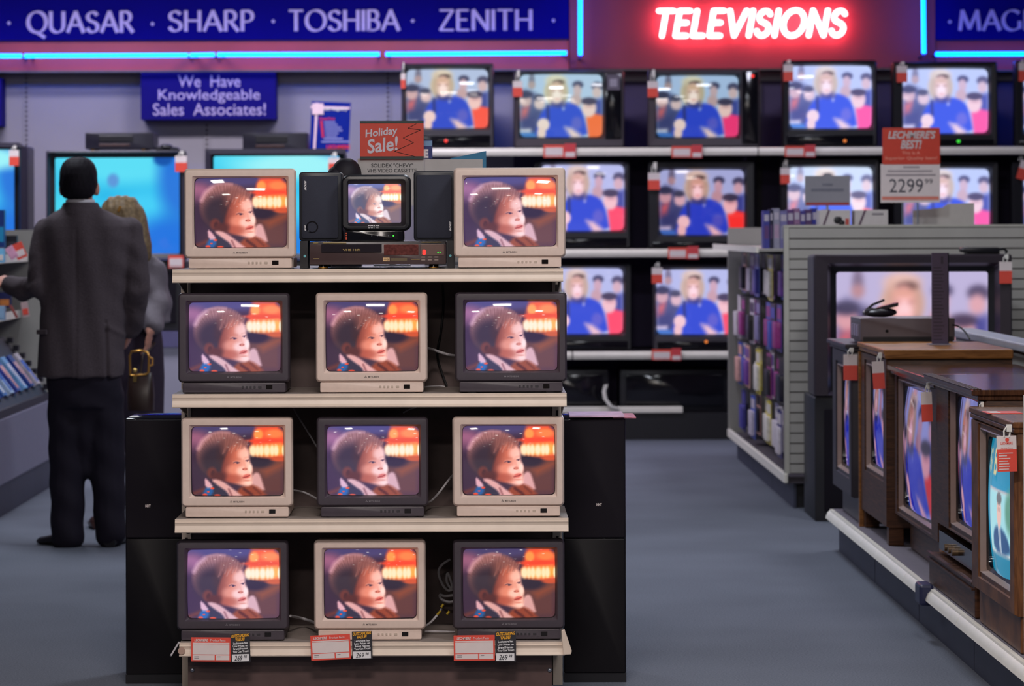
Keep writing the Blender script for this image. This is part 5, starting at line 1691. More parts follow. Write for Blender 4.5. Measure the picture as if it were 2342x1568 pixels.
for s, xa, xb, ya, yb in (('This Is A', 2063, 2104, 346, 353), ('Superior Quality Item!', 2024, 2143, 358, 367)):
    q.text(s, (lx(xa) + lx(xb)) / 2, -.002, (lz(ya) + lz(yb)) / 2, lx(xb) - lx(xa), lz(ya) - lz(yb), 1, bold=.01, depth=.0012)
q.text('2299', (lx(2034) + lx(2111)) / 2, 0, (lz(409) + lz(440)) / 2, lx(2111) - lx(2034), lz(409) - lz(440), 2, bold=.0, depth=.0012)
q.text('99', (lx(2115) + lx(2133)) / 2, 0, (lz(409) + lz(420)) / 2, lx(2133) - lx(2115), lz(409) - lz(420), 2, depth=.0012)
for xa, xb, y_ in ((2066, 2103, 382), (2030, 2132, 391), (2026, 2140, 400)):
    q.box(lx(xa), lx(xb), -.001, 0, lz(y_ + 2), lz(y_ - 2), 3)
q.box(lx(2017), lx(2147), -.001, 0, lz(457), lz(449), 4)
q.build('lettering', [mat('sign_silver', S(205, 196, 196), 0.5), mat('sign_pink', S(236, 150, 130), 0.5), mat('price_ink', S(66, 64, 76), 0.5), mat('faint_ink2', S(160, 148, 152), 0.5), mat('coral_stripe', S(216, 128, 112), 0.5)], t)
for px in (2064, 2099):
    MB().tube([(lx(px), .006, 0), (lx(px), .006, lz(455))], .004, 8).build('post', steel, t)
MB().box(lx(2048), lx(2112), -.03, .07, 0, .006).build('base', steel, t)
# back of a white card holder
x0, x1, z0, z1 = R(2088, 470, 2228, 520, 15.80)
o = ((x0 + x1) / 2, 15.80, 1.4255)
q = MB()
pp = [(2088, 524), (2228, 524), (2228, 464), (2168, 466), (2156, 474), (2120, 478), (2088, 481)]
q.prism([(P(a, b_, 15.80)[0] - o[0], max(P(a, b_, 15.80)[1], 1.4255) - o[2]) for a, b_ in pp], 'y', 0, .012)
q.box(P(2090, 500, 15.80)[0] - o[0], P(2226, 500, 15.80)[0] - o[0], 0, .12, 0, .006)
tag(q.build('card_holder', mat('holder_white', S(186, 180, 174), 0.5, var=0.03), None, loc=o), 'plain pale card holder right of the tall orange price sign', 'card holder')

# projection television in front of the gondola end
YD = 14.78
big_tv('projection television showing a cropped reporter in front of the slatted gondola end', (1862, 582, 2316, 1190), (1917, 622, 2265, 883), RPB, YD, depth=.5, zbase=0.0, m=mat('projection_tv_brown', S(50, 42, 50), 0.4, var=0.05))
ztop_d = P(2090, 582, YD)[1]
x0, x1 = P(2205, 575, YD)[0], P(2312, 575, YD)[0]
q = MB()
q.rbox(-(x1 - x0) / 2, (x1 - x0) * .3, .008, .034, -.06, .06, .012)
q.tube([((x1 - x0) * .28, 0, .02), ((x1 - x0) * .42, 0, .026), ((x1 - x0) * .5, .01, .012), ((x1 - x0) * .46, .01, .002)], .007, 8)
q.box(-(x1 - x0) * .4, (x1 - x0) * .3, -.05, .05, 0, .01)
o = ((x0 + x1) / 2, YD + .1, ztop_d + .001)
tag(q.build('remote_control', blackp, None, loc=o, smooth=40), 'black remote control lying on the projection television by the gondola', 'remote control')
hang_tag('hang tag on the right edge of the projection television by the gondola', 2300, 598, 648, 29, YD - .012, 583)

# ------------------------------------------------------------------ low platform with console televisions
px_ = thing('console_platform', 'low dark platform with pale edge trim carrying a row of wooden console televisions', 'platform', (2.0, 11.0, 0))
po = (2.0, 11.0, 0)
YP0, YP1 = 8.57, 13.45
MB().box(1.598, 2.9, YP0, YP1, .15, .188).build('deck', mat('deck_grey', S(118, 112, 122), 0.5, var=0.06), px_, off=po)
sec = (YP1 - YP0) / 4
for j in range(4):
    a = YP0 + j * sec
    MB().box(1.622, 1.64, a + .006, a + sec - .006, 0, .15).build('kick_panel', kickm, px_, off=po)
    q = MB()
    prof = [(1.597, .187), (1.582, .187), (1.580, .180), (1.572, .174), (1.565, .158), (1.562, .148), (1.569, .146), (1.597, .15)]
    for (u0, u1) in ((a + .002, a + sec * .5), (a + sec * .5 + .002, a + sec - .002)):
        q.prism(prof, 'y', u0, u1)
    q.build('edge_trim', whitetrim, px_, off=po, smooth=35)
xj, Yj = 1.56, 6850 * 1.56 / (2106 - 1090)
MB().obox((1.568, Yj, .165), (.05, .12, .075), None).build('joint_cap', mat('cap_navy', S(34, 38, 70), 0.4, var=0.06), px_, off=po, bevel=.01)
MB().box(2.18, 2.24, YP0, YP1 + .2, .188, .955).build('center_panel', slatgrey, px_, off=po)
MB().box(2.15, 2.27, YP0, YP1 + .25, .955, .99).build('panel_cap', mat('cap_grey', S(150, 150, 158), 0.4, var=0.04), px_, off=po, bevel=.006)
MB().box(1.5625, 1.64, YP0 - .03, YP0, .0, .97).build('end_post', whitetrim, px_, off=po)

def console(label, Y0, Y1, Xf, z0, z1, rec, me, wm, depth=.5, over=.03, zfoot=None, slab=.035, side=None, plinth=None):
    """console television facing -X; rec = (y near, y far, z low, z high)"""
    yc = (Y0 + Y1) / 2
    o = (Xf + depth / 2, yc, z0)
    t = thing('console_television', label, 'television', o, 'wooden console televisions on the low platform')
    zb = zfoot if zfoot is not None else z0
    ra, rb, rl, rh = rec
    def L(ww, hh, r, x, cy, cz, b=0.0):
        return [(x - o[0], cy - p[0] - o[1], cz + p[1] - o[2]) for p in rr(ww, hh, r, 3, 0, 0, b)]
    hy, hz = Y1 - Y0, z1 - slab - zb
    cz = zb + hz / 2
    rcy, rcz, rw, rh_ = (ra + rb) / 2, (rl + rh) / 2, rb - ra, rh - rl
    q = MB()
    q.loft([L(hy, hz, .003, Xf + depth, yc, cz), L(hy, hz, .003, Xf + .012, yc, cz), L(hy - .012, hz - .012, .003, Xf, yc, cz),
            L(rw + .05, rh_ + .05, .004, Xf, rcy, rcz), L(rw + .045, rh_ + .045, .004, Xf + .006, rcy, rcz), L(rw + .02, rh_ + .02, .003, Xf + .006, rcy, rcz)], 0, True, False)
    q.build('cabinet', wm, t, smooth=30)
    q = MB()
    q.loft([L(rw + .02, rh_ + .02, .003, Xf + .006, rcy, rcz), L(rw + .012, rh_ + .012, .004, Xf + .004, rcy, rcz), L(rw - .004, rh_ - .004, .01, Xf + .022, rcy, rcz),
            L(rw - .035, rh_ - .03, .03, Xf + .026, rcy, rcz, .012), L(rw - .04, rh_ - .035, .03, Xf + .05, rcy, rcz, .012)], 0, False, False, ms=[0, 0, 1, 1])
    q.build('bezel', [mat('bezel_taupe', S(146, 122, 112), 0.35, var=0.05), blackg], t, smooth=40)
    screen(me, (rw - .035) * 1.01, (rh_ - .03) * 1.01, (Xf + .042 - o[0], rcy - o[1], rcz - o[2]), t, rz=-math.pi / 2)
    q = MB()
    x0, x1, y0, y1 = Xf - over - o[0], Xf + depth - o[0], Y0 - .012 - o[1], Y1 + .006 - o[1]
    zz = z1 - o[2]
    q.box(x0, x1, y0, y1, zz - slab * .55, zz)
    q.box(x0 + over * .5, x1, y0 + .006, y1 - .004, zz - slab, zz - slab * .55)
    q.build('top_board', side or (wood_t if wm is wood_d else wm), t, bevel=.004)
    if plinth:
        pxf, zt2 = plinth
        MB().box(pxf - o[0], Xf + depth - .03 - o[0], Y0 + .01 - o[1], Y1 - .03 - o[1], 0, zt2 - z0).build('plinth', wm, t, bevel=.006)
    elif zfoot is not None:
        for (a, b_) in ((Y0 + .01, Y0 + .07), (Y1 - .07, Y1 - .01)):
            for xx in (Xf + .01, Xf + depth - .08):
                MB().box(xx - o[0], xx + .06 - o[0], a - o[1], b_ - o[1], 0, zb - z0).build('leg', wm, t, bevel=.004)
    return t, o
Zd = .1895
con = {}
con[5] = console('brown wood console television nearest the viewer showing a newsreader', 8.83, 9.60, 1.583, Zd, .876, (8.93, 9.45, .37, .808), ANCH, wood_m, depth=.50, over=.006, zfoot=.30, plinth=(1.603, .31))
con[4] = console('dark wood console television with ridged top board, second from the viewer', 9.64, 10.66, 1.63, Zd, .927, (9.78, 10.34, .435, .885), RPD, wood_d, depth=.48, over=.04, zfoot=.40, plinth=(1.602, .30))
con[3] = console('dark wood console television in the middle of the row', 10.70, 11.80, 1.645, Zd, .91, (10.88, 11.72, .36, .848), RPD, wood_d, depth=.48, over=.03, zfoot=.32, plinth=(1.70, .33))
con[2] = console('console television with lighter oak edges, fourth from the viewer', 11.86, 12.66, 1.62, Zd, .967, (11.98, 12.5, .46, .876), RPD, wood_d, depth=.50, over=.012, zfoot=.26, side=wood_o)
con[1] = console('black console television farthest from the viewer in the row', 12.74, 13.40, 1.59, Zd, .955, (12.84, 13.25, .40, .84), RPD, mat('console_black', S(40, 32, 38), 0.4, var=0.1), depth=.5, over=.025, zfoot=.30, plinth=(1.63, .31))
# ridges on the top board of the second console, knobs, side molding
t, o = con[4]
q = MB()
for i in range(4):
    q.box(1.586 + i * .010 - o[0], 1.591 + i * .010 - o[0], 9.63 - o[1], 10.665 - o[1], .9272 - o[2], .9305 - o[2])
q.build('top_ridge', wood_d, t)
q = MB().box(1.63 - .004 - o[0], 1.64 - o[0], 9.75 - o[1], 10.55 - o[1], .32 - o[2], .385 - o[2])
q.build('control_drawer', blackg, t)
for yy in (10.30, 10.22, 10.14):
    q = MB().tube([(1.632 - o[0], yy - o[1], .35 - o[2]), (1.605 - o[0], yy - o[1], .35 - o[2])], .012, 10)
    q.build('knob', mat('knob_bronze', S(104, 84, 62), 0.4, metal=0.5), t, smooth=50)
for j, zz in enumerate((.305, .285)):
    MB().box(1.592 - o[0], 1.605 - o[0], 9.66 - o[1], 10.62 - o[1], zz - .006 - o[2], zz - o[2]).build('plinth_molding', wood_d, t)
t, o = con[2]
q = MB().box(1.612 - o[0], 1.632 - o[0], 12.64 - o[1], 12.664 - o[1], 0, .967 - .04 - o[2])
q.build('corner_post', wood_o, t)
q = MB().box(1.66 - o[0], 2.10 - o[0], 11.852 - o[1], 11.862 - o[1], .60 - o[2], .905 - o[2])
q.build('side_panel', wood_d, t)
q = MB().box(1.612 - o[0], 2.12 - o[0], 11.835 - o[1], 11.858 - o[1], .93 - o[2], .9675 - o[2])
q.build('side_molding', wood_o, t, bevel=.006)
t, o = con[3]
q = MB().box(1.66 - o[0], 1.73 - o[0], 10.70 - o[1], 10.78 - o[1], .19 - o[2], .35 - o[2])
q.build('base_block', wood_o, t, bevel=.01)
hang_tag('hang tag on the farthest console television', 1945, 810, 869, 32, 12.70, 797)
hang_tag('hang tag on the console television with lighter oak edges', 2011, 826, 889, 27, 11.84, 808, tilt=-.06)
hang_tag('hang tag on the middle console television of the row', 2121, 896, 964, 25, 10.66, 877, tilt=-.04)
hang_tag('large hang tag on the nearest console television', 2304, 996, 1078, 45, 8.79, 973, split=.38, tilt=-.03, fine=True)
# a bare clip on the second console
x, z = P(2245, 930, 9.58)
q = MB().tube([(x - .006, 9.58, z - .008), (x - .008, 9.575, z + .006), (x + .002, 9.58, z + .014), (x + .006, 9.585, z)], .0016, 6)
q.box(x - .002, x + .006, 9.575, 9.59, z - .012, z + .016)
tag(q.build('tag_clip', whitep, None, off=(x, 9.58, z), loc=(x, 9.58, z)), 'white plastic tag clip without a tag beside the nearest console television', 'clip')
# red leaflets on the console tops
for (a, b_, yy, zz, lab) in ((2150, 2215, 10.9, .911, 'red and white leaflet lying on the middle console television'), (2252, 2332, 9.25, .877, 'red leaflet lying on the nearest console television')):
    x0, x1 = P(a, 850, yy)[0], P(b_, 850, yy)[0]
    x1 = min(x1, 2.05)
    q = MB().box(x0, x1, yy - .05, yy + .06, 0, .002)
    q.box(x0 + (x1 - x0) * .1, x0 + (x1 - x0) * .4, yy - .04, yy + .04, .002, .0026, 1)
    o = ((x0 + x1) / 2, yy, zz)
    tag(q.build('leaflet', [redcard, whitecard], None, off=(o[0], o[1], 0), loc=o), lab, 'leaflet')
# receiver with its back to the viewer and things on it
Yr = 12.72
x0, x1, z0, z1 = R(1968, 719, 2184, 777, Yr)
zb = .9562
o = ((x0 + x1) / 2, Yr, zb)
t = thing('receiver', 'grey brown receiver box with its back to the viewer on the far consoles', 'receiver', o)
w, h = x1 - x0, .108
MB().rbox(-w / 2, w / 2, .012, h, 0, .34, .004).build('case', mat('receiver_case', S(92, 78, 82), 0.4, var=0.05), t, smooth=30)
MB().box(-w / 2 + .01, w / 2 - .01, -.002, .3, 0.002, .03).build('lower_vent', blackp, t)
MB().disc((-w * .22, h * .5), .007, -.002, .002, 12).build('back_screw', blackg, t)
for yy in (.06, .14, .22):
    MB().box(-w / 2 - .006, -w / 2 + .002, yy, yy + .04, .03, .08).build('side_jack', mat('jack_grey', S(140, 130, 150), 0.3, var=0.05), t)
for sx in (-1, 1):
    for yy in (.03, .28):
        MB().tube([(sx * w * .42, yy, 0), (sx * w * .42, yy, .014)], .012, 10).build('foot', blackp, t)
# phone shaped black remote on it
hx, hz = P(2012, 712, Yr + .1)
zq = zb + h + .001
o = (hx, Yr + .1, zq)
q = MB()
q.ball((0, 0, .022), (.075, .05, .022), 16, 8)
q.loft([[(x, y, z) for x, y, z in ((-.09 + dx, -.035, .02 + dz), (-.09 + dx, .035, .02 + dz), (-.09 + dx, .035, .035 + dz), (-.09 + dx, -.035, .035 + dz))] for dx, dz in ((.02, -.012), (.08, .008), (.165, .03))], 0, True, True)
q.tube([(-.06, 0, .03), (-.03, 0, .055), (.02, 0, .075)], .006, 6)
tag(q.build('phone_remote', mat('remote_black', S(24, 20, 26), 0.35, var=0.1), None, loc=o, smooth=40), 'black phone shaped remote lying on the receiver box in front of the cropped reporter screen', 'phone_remote')
# tall narrow card
Yt = 12.3
x0, x1, z0, z1 = R(2131, 578, 2169, 800, Yt)
zb = .9678
o = ((x0 + x1) / 2, Yt, zb)
t = thing('card_sign', 'tall narrow dark card sign standing on the oak edged console', 'sign', o)
w = x1 - x0
MB().box(-w / 2, w / 2, 0, .005, 0.004, z1 - zb).build('card', mat('card_dark_violet', S(86, 72, 96), 0.35, var=0.08, scale=20), t)
q = MB()
for i in range(22):
    zz = z1 - zb - .06 - i * .014
    ww = w * (.30 + .12 * ((i * 7) % 5) / 5)
    q.box(-w * .4, -w * .4 + ww * 1.6, -.001, 0, zz - .003, zz + .001)
q.box(w * .05, w * .2, -.001, 0, z1 - zb - .045, z1 - zb - .015)
q.build('print', mat('card_print', S(58, 46, 64), 0.5), t)
MB().box(-w * .7, w * .6, -.03, .05, 0, .004).build('base', mat('clear_base', S(150, 150, 170), 0.2), t)
MB().tube([(w * .5, .002, 0.004), (w * .5, .002, z1 - zb)], .003, 6).build('edge_rod', blackp, t)
cable('black cable curling down behind the oak edged console', [(2178, 742, 12.68), (2196, 748, 12.68), (2210, 762, 12.6), (2218, 775, 12.55)], .004, cableb, 12.6)

# ------------------------------------------------------------------ display unit at the left edge
lu = thing('gondola_shelving', 'grey display unit with small boxed goods at the left picture edge', 'shelving', (-2.7, 16.2, 0))
lo = (-2.7, 16.2, 0)
LX = -2.40
MB().box(-3.5, LX - .02, 17.2, 17.23, .16, 1.452).build('far_end_panel', slatgrey, lu, off=lo)
MB().box(-3.06, -3.02, 13.6, 17.2, .1, 1.42).build('center_panel', backdark, lu, off=lo)
MB().box(-3.02, LX, 13.6, 17.2, .16, .50).build('base_cabinet', mat('base_grey', S(130, 130, 150), 0.6, var=0.05), lu, off=lo, bevel=.01)
MB().box(-3.02, LX - .012, 13.6, 17.3, .0, .158).build('kick_panel', kickm, lu, off=lo)
for zz, xe in ((1.312, -2.565), (.990, -2.615)):
    MB().box(-3.02, xe - .012, 13.6, 17.19, zz - .03, zz).build('shelf', shelfdark, lu, off=lo)
    MB().box(xe - .012, xe, 13.6, 17.19, zz - .04, zz + .004).build('shelf_edge', whitetrim, lu, off=lo)
# slanted rack with video boxes
al = math.atan2(.30, .22)
sl = thing('slanted_rack', 'black slanted rack full of video boxes on the left display unit', 'rack', (-2.5, 15.8, .501))
so_ = (-2.5, 15.8, .501)
bx0, bz0 = -2.405, .515
q = MB()
q.prism([(LX - .002, .501), (LX - .002, .54), (LX - .02, .54), (-2.66, .85), (-2.69, .85), (-2.69, .501)], 'y', 13.9, 16.85)
q.build('rack_body', mat('rack_black', S(24, 20, 34), 0.5, var=0.1), sl, off=so_)
dirv = Vector((-.24, 0, .31)).normalized()
nrm = Vector((.31, 0, .24)).normalized()
for i in range(7):
    c = Vector((-2.42, 16.80, .545)) + dirv * (.02 + i * .055)
    MB().obox(c + nrm * .02, (.03, .05, .03), None).build('divider_tooth', mat('rack_black', S(24, 20, 34)), sl, off=so_)
vc = [((206, 196, 206), (60, 96, 190)), ((40, 60, 140), (210, 160, 160)), ((120, 170, 220), (200, 200, 220)), ((60, 70, 160), (220, 150, 140)), ((170, 190, 220), (40, 80, 180)),
      ((50, 90, 170), (220, 220, 230)), ((110, 90, 160), (190, 200, 220)), ((70, 120, 200), (210, 180, 190))]
for i in range(8):
    Yc = 16.55 - i * .235
    c = Vector((-2.415, Yc, .545)) + dirv * .155 + nrm * .020
    M = Matrix((Vector((0, 1, 0)), dirv, nrm)).transposed()
    q = MB().obox((0, 0, 0), (.12, .21, .026), None, 0)
    q.obox((0, .02, .0135), (.10, .08, .001), None, 1)
    q.obox((.01, -.055, .0135), (.05, .07, .001), None, 1)
    ob = q.build('video_cassette_box', [mat('slv_%d' % i, S(*vc[i][0]), 0.25, var=0.25, scale=25), mat('slv2_%d' % i, S(*vc[i][1]), 0.25, var=0.3, scale=30)], None)
    ob.matrix_world = Matrix.Translation(c) @ M.to_4x4()
    tag(ob, ('farthest', 'second farthest', 'third farthest', 'fourth farthest', 'fifth farthest', 'sixth farthest', 'seventh farthest', 'nearest')[i] + ' video box in the black slanted rack at the left',
        'video cassette', 'video boxes in the slanted rack')
# small goods on the shelves
def goods(label, px0, py0, px1, py1, Y, m, m2=None, rot=0.0, name='boxed_product', cat='box', deep=.05):
    x0, x1, z0, z1 = R(px0, py0, px1, py1, Y)
    o = ((x0 + x1) / 2, Y, z0)
    w, h = x1 - x0, z1 - z0
    q = MB().obox((0, deep / 2, h / 2), (w, deep, h), None, 0)
    q.obox((0, -.001, h * .35), (w * .8, .003, h * .4), None, 1)
    ob = q.build(name, [m, m2 or m], None, loc=o)
    ob.rotation_euler = (0, rot, 0)
    tag(ob, label, cat)
z_sh = P(20, 571, 16.6)[1]
goods('tall dark blue box on the upper shelf at the left edge', -6, 480, 10, 566, 16.4, mat('good_blue', S(30, 60, 130), 0.3, var=0.3), mat('good_cyan', S(40, 150, 200), 0.3))
goods('small black box on the upper shelf behind the red price tags', 10, 538, 38, 570, 16.6, blackp, dkgrey)
goods('tilted pink card tag on the upper shelf edge at the left', 25, 560, 44, 590, 15.9, mat('pink_tag', S(222, 160, 190), 0.5, var=0.1), None, -.55, 'price_tag', 'tag', .003)
goods('tilted red price tag on the upper shelf edge at the left', 40, 553, 64, 590, 15.95, redcard, whitecard, -.4, 'price_tag', 'tag', .003)
goods('bright cyan box edge on the middle shelf at the left picture edge', -10, 568, 9, 600, 15.6, mat('good_bright', S(120, 190, 230), 0.3), whitecard)
goods('dark box with an orange mark on the middle shelf at the left', -4, 668, 24, 704, 16.2, mat('good_navy', S(36, 40, 84), 0.3, var=0.2), mat('good_orange', S(200, 120, 60), 0.4))
goods('narrow reddish price tag hanging from the middle shelf edge', 36, 694, 42, 726, 15.9, mat('tag_brown_red', S(150, 70, 66), 0.5), None, -.5, 'price_tag', 'tag', .003)
goods('pale red and white price tag hanging below the man forearm', 52, 690, 68, 724, 15.9, mat('tag_pale', S(190, 160, 160), 0.5), redcard, -.15, 'price_tag', 'tag', .003)
goods('pale blue box edge below the middle shelf at the left edge', -8, 700, 10, 732, 15.5, mat('good_pale', S(140, 170, 200), 0.3), None)
# ------------------------------------------------------------------ people
def remeshed(mb, name, m, parent, voxel, smooth_it=6, fold=None, loc=None):
    """one continuous surface from overlapping shapes"""
    bm = mb.bm
    bmesh.ops.recalc_face_normals(bm, faces=bm.faces)
    me = bpy.data.meshes.new('tmp')
    bm.to_mesh(me)
    bm.free()
    o = bpy.data.objects.new('tmp', me)
    COL.objects.link(o)
    r = o.modifiers.new('r', 'REMESH')
    r.mode = 'VOXEL'
    r.voxel_size = voxel
    s = o.modifiers.new('s', 'SMOOTH')
    s.iterations = smooth_it
    s.factor = 0.5
    dg = bpy.context.evaluated_depsgraph_get()
    m2 = bpy.data.meshes.new_from_object(o.evaluated_get(dg))
    bpy.data.objects.remove(o)
    bpy.data.meshes.remove(me)
    if fold:
        n = len(m2.vertices)
        co = np.empty(n * 3)
        no = np.empty(n * 3)
        m2.vertices.foreach_get('co', co)
        m2.vertices.foreach_get('normal', no)
        co, no = co.reshape(-1, 3), no.reshape(-1, 3)
        co = co + no * fold(co)[:, None]
        m2.vertices.foreach_set('co', co.ravel())
        m2.update()
    m2.name = name
    m2.materials.clear()
    m2.materials.append(m)
    m2.polygons.foreach_set('use_smooth', [True] * len(m2.polygons))
    o = bpy.data.objects.new(name, m2)
    COL.objects.link(o)
    o.parent = parent
    if loc:
        o.location = loc
    return o
def ering(z, cx, cy, rx, ry, n=28, p=2.3):
    out = []
    for k in range(n):
        a = 2 * math.pi * k / n
        c, s = math.cos(a), math.sin(a)
        out.append((cx + rx * math.copysign(abs(c) ** (2 / p), c), cy + ry * math.copysign(abs(s) ** (2 / p), s), z))
    return out
def body_loft(mb, rows):
    mb.loft([ering(*r) for r in rows], 0, True, True)
def limb(mb, pts, rs):
    mb.tube(pts, rs, 14)
    for p, r in zip(pts, rs):
        mb.ball(p, r, 14, 10)
def hand(mb, wrist, d, up, size=1.0, curl=0.5):
    """palm and five separate fingers; d = direction of the hand, up = back of the hand"""
    d, up = Vector(d).normalized(), Vector(up).normalized()
    sd = d.cross(up).normalized()
    w = Vector(wrist)
    for t in (.02, .045, .07):
        for q in (-.022, -.007, .008, .023):
            mb.ball(w + d * t * size + sd * q * size, .0145 * size, 10, 8)
    for i, (q, ln) in enumerate(((-.029, .066), (-.010, .078), (.009, .074), (.027, .058))):
        b = w + d * .082 * size + sd * q * size
        dirs = [d, (d * math.cos(curl) - up * math.sin(curl)), (d * math.cos(2 * curl) - up * math.sin(2 * curl))]
        pts = [b]
        for k, f in enumerate((.45, .32, .23)):
            pts.append(pts[-1] + dirs[k] * ln * f * size)
        mb.tube(pts, [.0088 * size, .0086 * size, .0082 * size, .007 * size], 8)
    b = w + d * .03 * size - sd * .034 * size
    mb.tube([b, b + (d * .5 - sd * .8 - up * .2) * .035 * size, b + (d * 1.2 - sd * .9 - up * .35) * .05 * size], [.011 * size, .0098 * size, .008 * size], 8)
def head(mb, c, s=1.0, tilt=0.0):
    """skull, jaw, nose, ears, brow; the face looks towards +Y"""
    x, y, z = c
    mb.ball((x, y - .01 * s, z + .02 * s), (.076 * s, .095 * s, .105 * s), 20, 14)
    mb.ball((x, y + .03 * s, z - .05 * s), (.058 * s, .062 * s, .068 * s), 18, 12)
    mb.ball((x, y + .062 * s, z - .095 * s), (.03 * s, .026 * s, .024 * s), 12, 8)
    mb.tube([(x, y + .085 * s, z + .02 * s), (x, y + .105 * s, z - .015 * s), (x, y + .112 * s, z - .032 * s)], [.009 * s, .012 * s, .015 * s], 8)
    mb.tube([(x - .02 * s, y + .088 * s, z - .063 * s), (x, y + .096 * s, z - .06 * s), (x + .02 * s, y + .088 * s, z - .063 * s)], .008 * s, 8)
    mb.tube([(x - .045 * s, y + .075 * s, z + .025 * s), (x, y + .09 * s, z + .03 * s), (x + .045 * s, y + .075 * s, z + .025 * s)], .011 * s, 8)
    for sx in (-1, 1):
        mb.ball((x + sx * .08 * s, y + .0 * s, z - .015 * s), (.014 * s, .022 * s, .034 * s), 12, 8)

skin = mat('skin', S(196, 138, 120), 0.55, var=0.06, scale=20)
hair_d = mat('hair_dark', S(20, 15, 22), 0.7, 0.15, var=0.25, scale=90)
hair_b = mat('hair_blond', S(112, 92, 66), 0.6, 0.3, var=0.35, scale=60)
tweed = mat('jacket_tweed', S(78, 69, 74), 0.85, 0.2, var=0.14, scale=160, bump=0.3)
trous = mat('trousers_dark', S(30, 26, 38), 0.8, 0.2, var=0.1, scale=120)
shoe_m = mat('shoe_black', S(22, 18, 22), 0.3, var=0.08)
shirt = mat('shirt_white', S(206, 202, 208), 0.7, var=0.03)

Ym_ = 13.74
sm = Ym_ / F
cxm = 185
man = thing('person', 'person seen from behind in a dark grey suit jacket, one arm bent to the left', 'person', (P(cxm, 900, Ym_)[0], Ym_, 0))
def mx(px): return (px - cxm) * sm
def mz(py): return P(cxm, py, Ym_)[1]
# body
q = MB()
head(q, (mx(183), .0, mz(425)), 1.0)
limb(q, [(mx(184), -.01, mz(448)), (mx(185), -.02, mz(490))], [.056, .062])
body_loft(q, [(mz(480), mx(186), -.01, .08, .07), (mz(512), mx(195), 0, .17, .09), (mz(560), mx(200), 0, .165, .105), (mz(680), mx(194), 0, .150, .10), (mz(760), mx(190), 0, .150, .105), (mz(850), mx(190), 0, .16, .105), (mz(890), mx(190), 0, .13, .09)])
limb(q, [(mx(110), 0, mz(528)), (mx(92), -.02, mz(655)), (mx(30), .10, mz(660)), (mx(14), .13, mz(650))], [.05, .042, .034, .028])
hand(q, (mx(14), .13, mz(650)), (-.55, .75, .22), (-.3, -.2, .9), 1.0, .5)
limb(q, [(mx(296), 0, mz(528)), (mx(318), -.02, mz(650)), (mx(300), .08, mz(735))], [.05, .042, .032])
hand(q, (mx(300), .08, mz(735)), (-.25, .3, -.9), (.8, -.2, .1), .95, .3)
limb(q, [(mx(152), 0, mz(880)), (mx(152), .01, mz(1050)), (mx(153), -.01, mz(1215))], [.072, .052, .04])
limb(q, [(mx(240), 0, mz(880)), (mx(247), .01, mz(1050)), (mx(250), -.01, mz(1215))], [.072, .052, .04])
body_m = remeshed(q, 'body', skin, man, .0075, 3)
# hair
q = MB()
hx, hz = mx(182), mz(408)
rows = []
for py, rx, ry, cy in ((359.5, .012, .012, -.015), (362, .045, .05, -.015), (369, .066, .075, -.016), (382, .080, .095, -.016), (400, .0875, .106, -.016), (418, .0875, .105, -.018), (434, .084, .094, -.026), (446, .074, .07, -.042), (455, .056, .045, -.058)):
    rows.append((mz(py), hx, cy, rx, ry, 28, 2.1))
body_loft(q, rows)
remeshed(q, 'hair', hair_d, man, .008, 4, fold=lambda c: .0015 * np.sin(c[:, 0] * 300) * np.sin(c[:, 2] * 90))
# eyes
for sx in (-1, 1):
    MB().ball((mx(183) + sx * .032, .082, mz(425) + .008), .012, 10, 8).build('eye', mat('eye_white', S(225, 222, 220), 0.3), man, smooth=60)
# shirt collar
q = MB()
L1 = []
for (zz, rx, ry) in ((mz(474), .07, .075), (mz(456), .066, .07), (mz(456), .060, .064), (mz(474), .064, .069)):
    L1.append(ering(zz + .0, mx(186), -.015, rx, ry, 28, 2.0))
q.loft(L1 + [L1[0]], 0, False, False)
q.build('shirt_collar', shirt, man, smooth=50)
# jacket
q = MB()
body_loft(q, [(mz(468), mx(186), -.012, .078, .082), (mz(478), mx(188), -.012, .098, .092), (mz(490), mx(191), -.008, .140, .10), (mz(502), mx(197), -.004, .190, .11), (mz(518), mx(203), 0, .222, .122),
              (mz(545), mx(203), 0, .222, .130), (mz(600), mx(200), 0, .208, .132), (mz(660), mx(194), 0, .195, .125), (mz(720), mx(190), 0, .193, .125), (mz(790), mx(187), 0, .198, .132), (mz(862), mx(184), 0, .200, .138)])
limb(q, [(mx(110), 0, mz(530)), (mx(100), -.02, mz(590)), (mx(92), -.03, mz(652)), (mx(52), .045, mz(662)), (mx(16), .12, mz(652))], [.066, .064, .062, .056, .046])
limb(q, [(mx(296), 0, mz(530)), (mx(310), -.015, mz(590)), (mx(317), -.02, mz(660)), (mx(306), .04, mz(715)), (mx(296), .08, mz(748))], [.066, .060, .056, .054, .056])
def jfold(c):
    x, z = c[:, 0], c[:, 2]
    d = .004 * np.sin(z * 55 + x * 30) * np.exp(-((x - .24) / .07) ** 2)
    d += .005 * np.sin(z * 70 - x * 60) * np.exp(-((x + .2) / .09) ** 2 - ((z - 1.18) / .1) ** 2)
    back = (c[:, 1] < -.02)
    d += np.where(back, .004 * np.sin(x * 48 + z * 9), 0)
    vent = np.exp(-((x - .128 - (1.05 - z) * .03) / .006) ** 2) * (z < 1.04) * back
    d -= .016 * vent
    d += .010 * np.exp(-((z - (1.02 - (x - .12) * .6)) / .012) ** 2) * ((x > .12) & (x < .235)) * back
    d -= .004 * np.exp(-((x + .004) / .004) ** 2) * back * (z < 1.45)
    return d
remeshed(q, 'jacket', tweed, man, .0085, 5, fold=jfold)
q = MB()
L1 = []
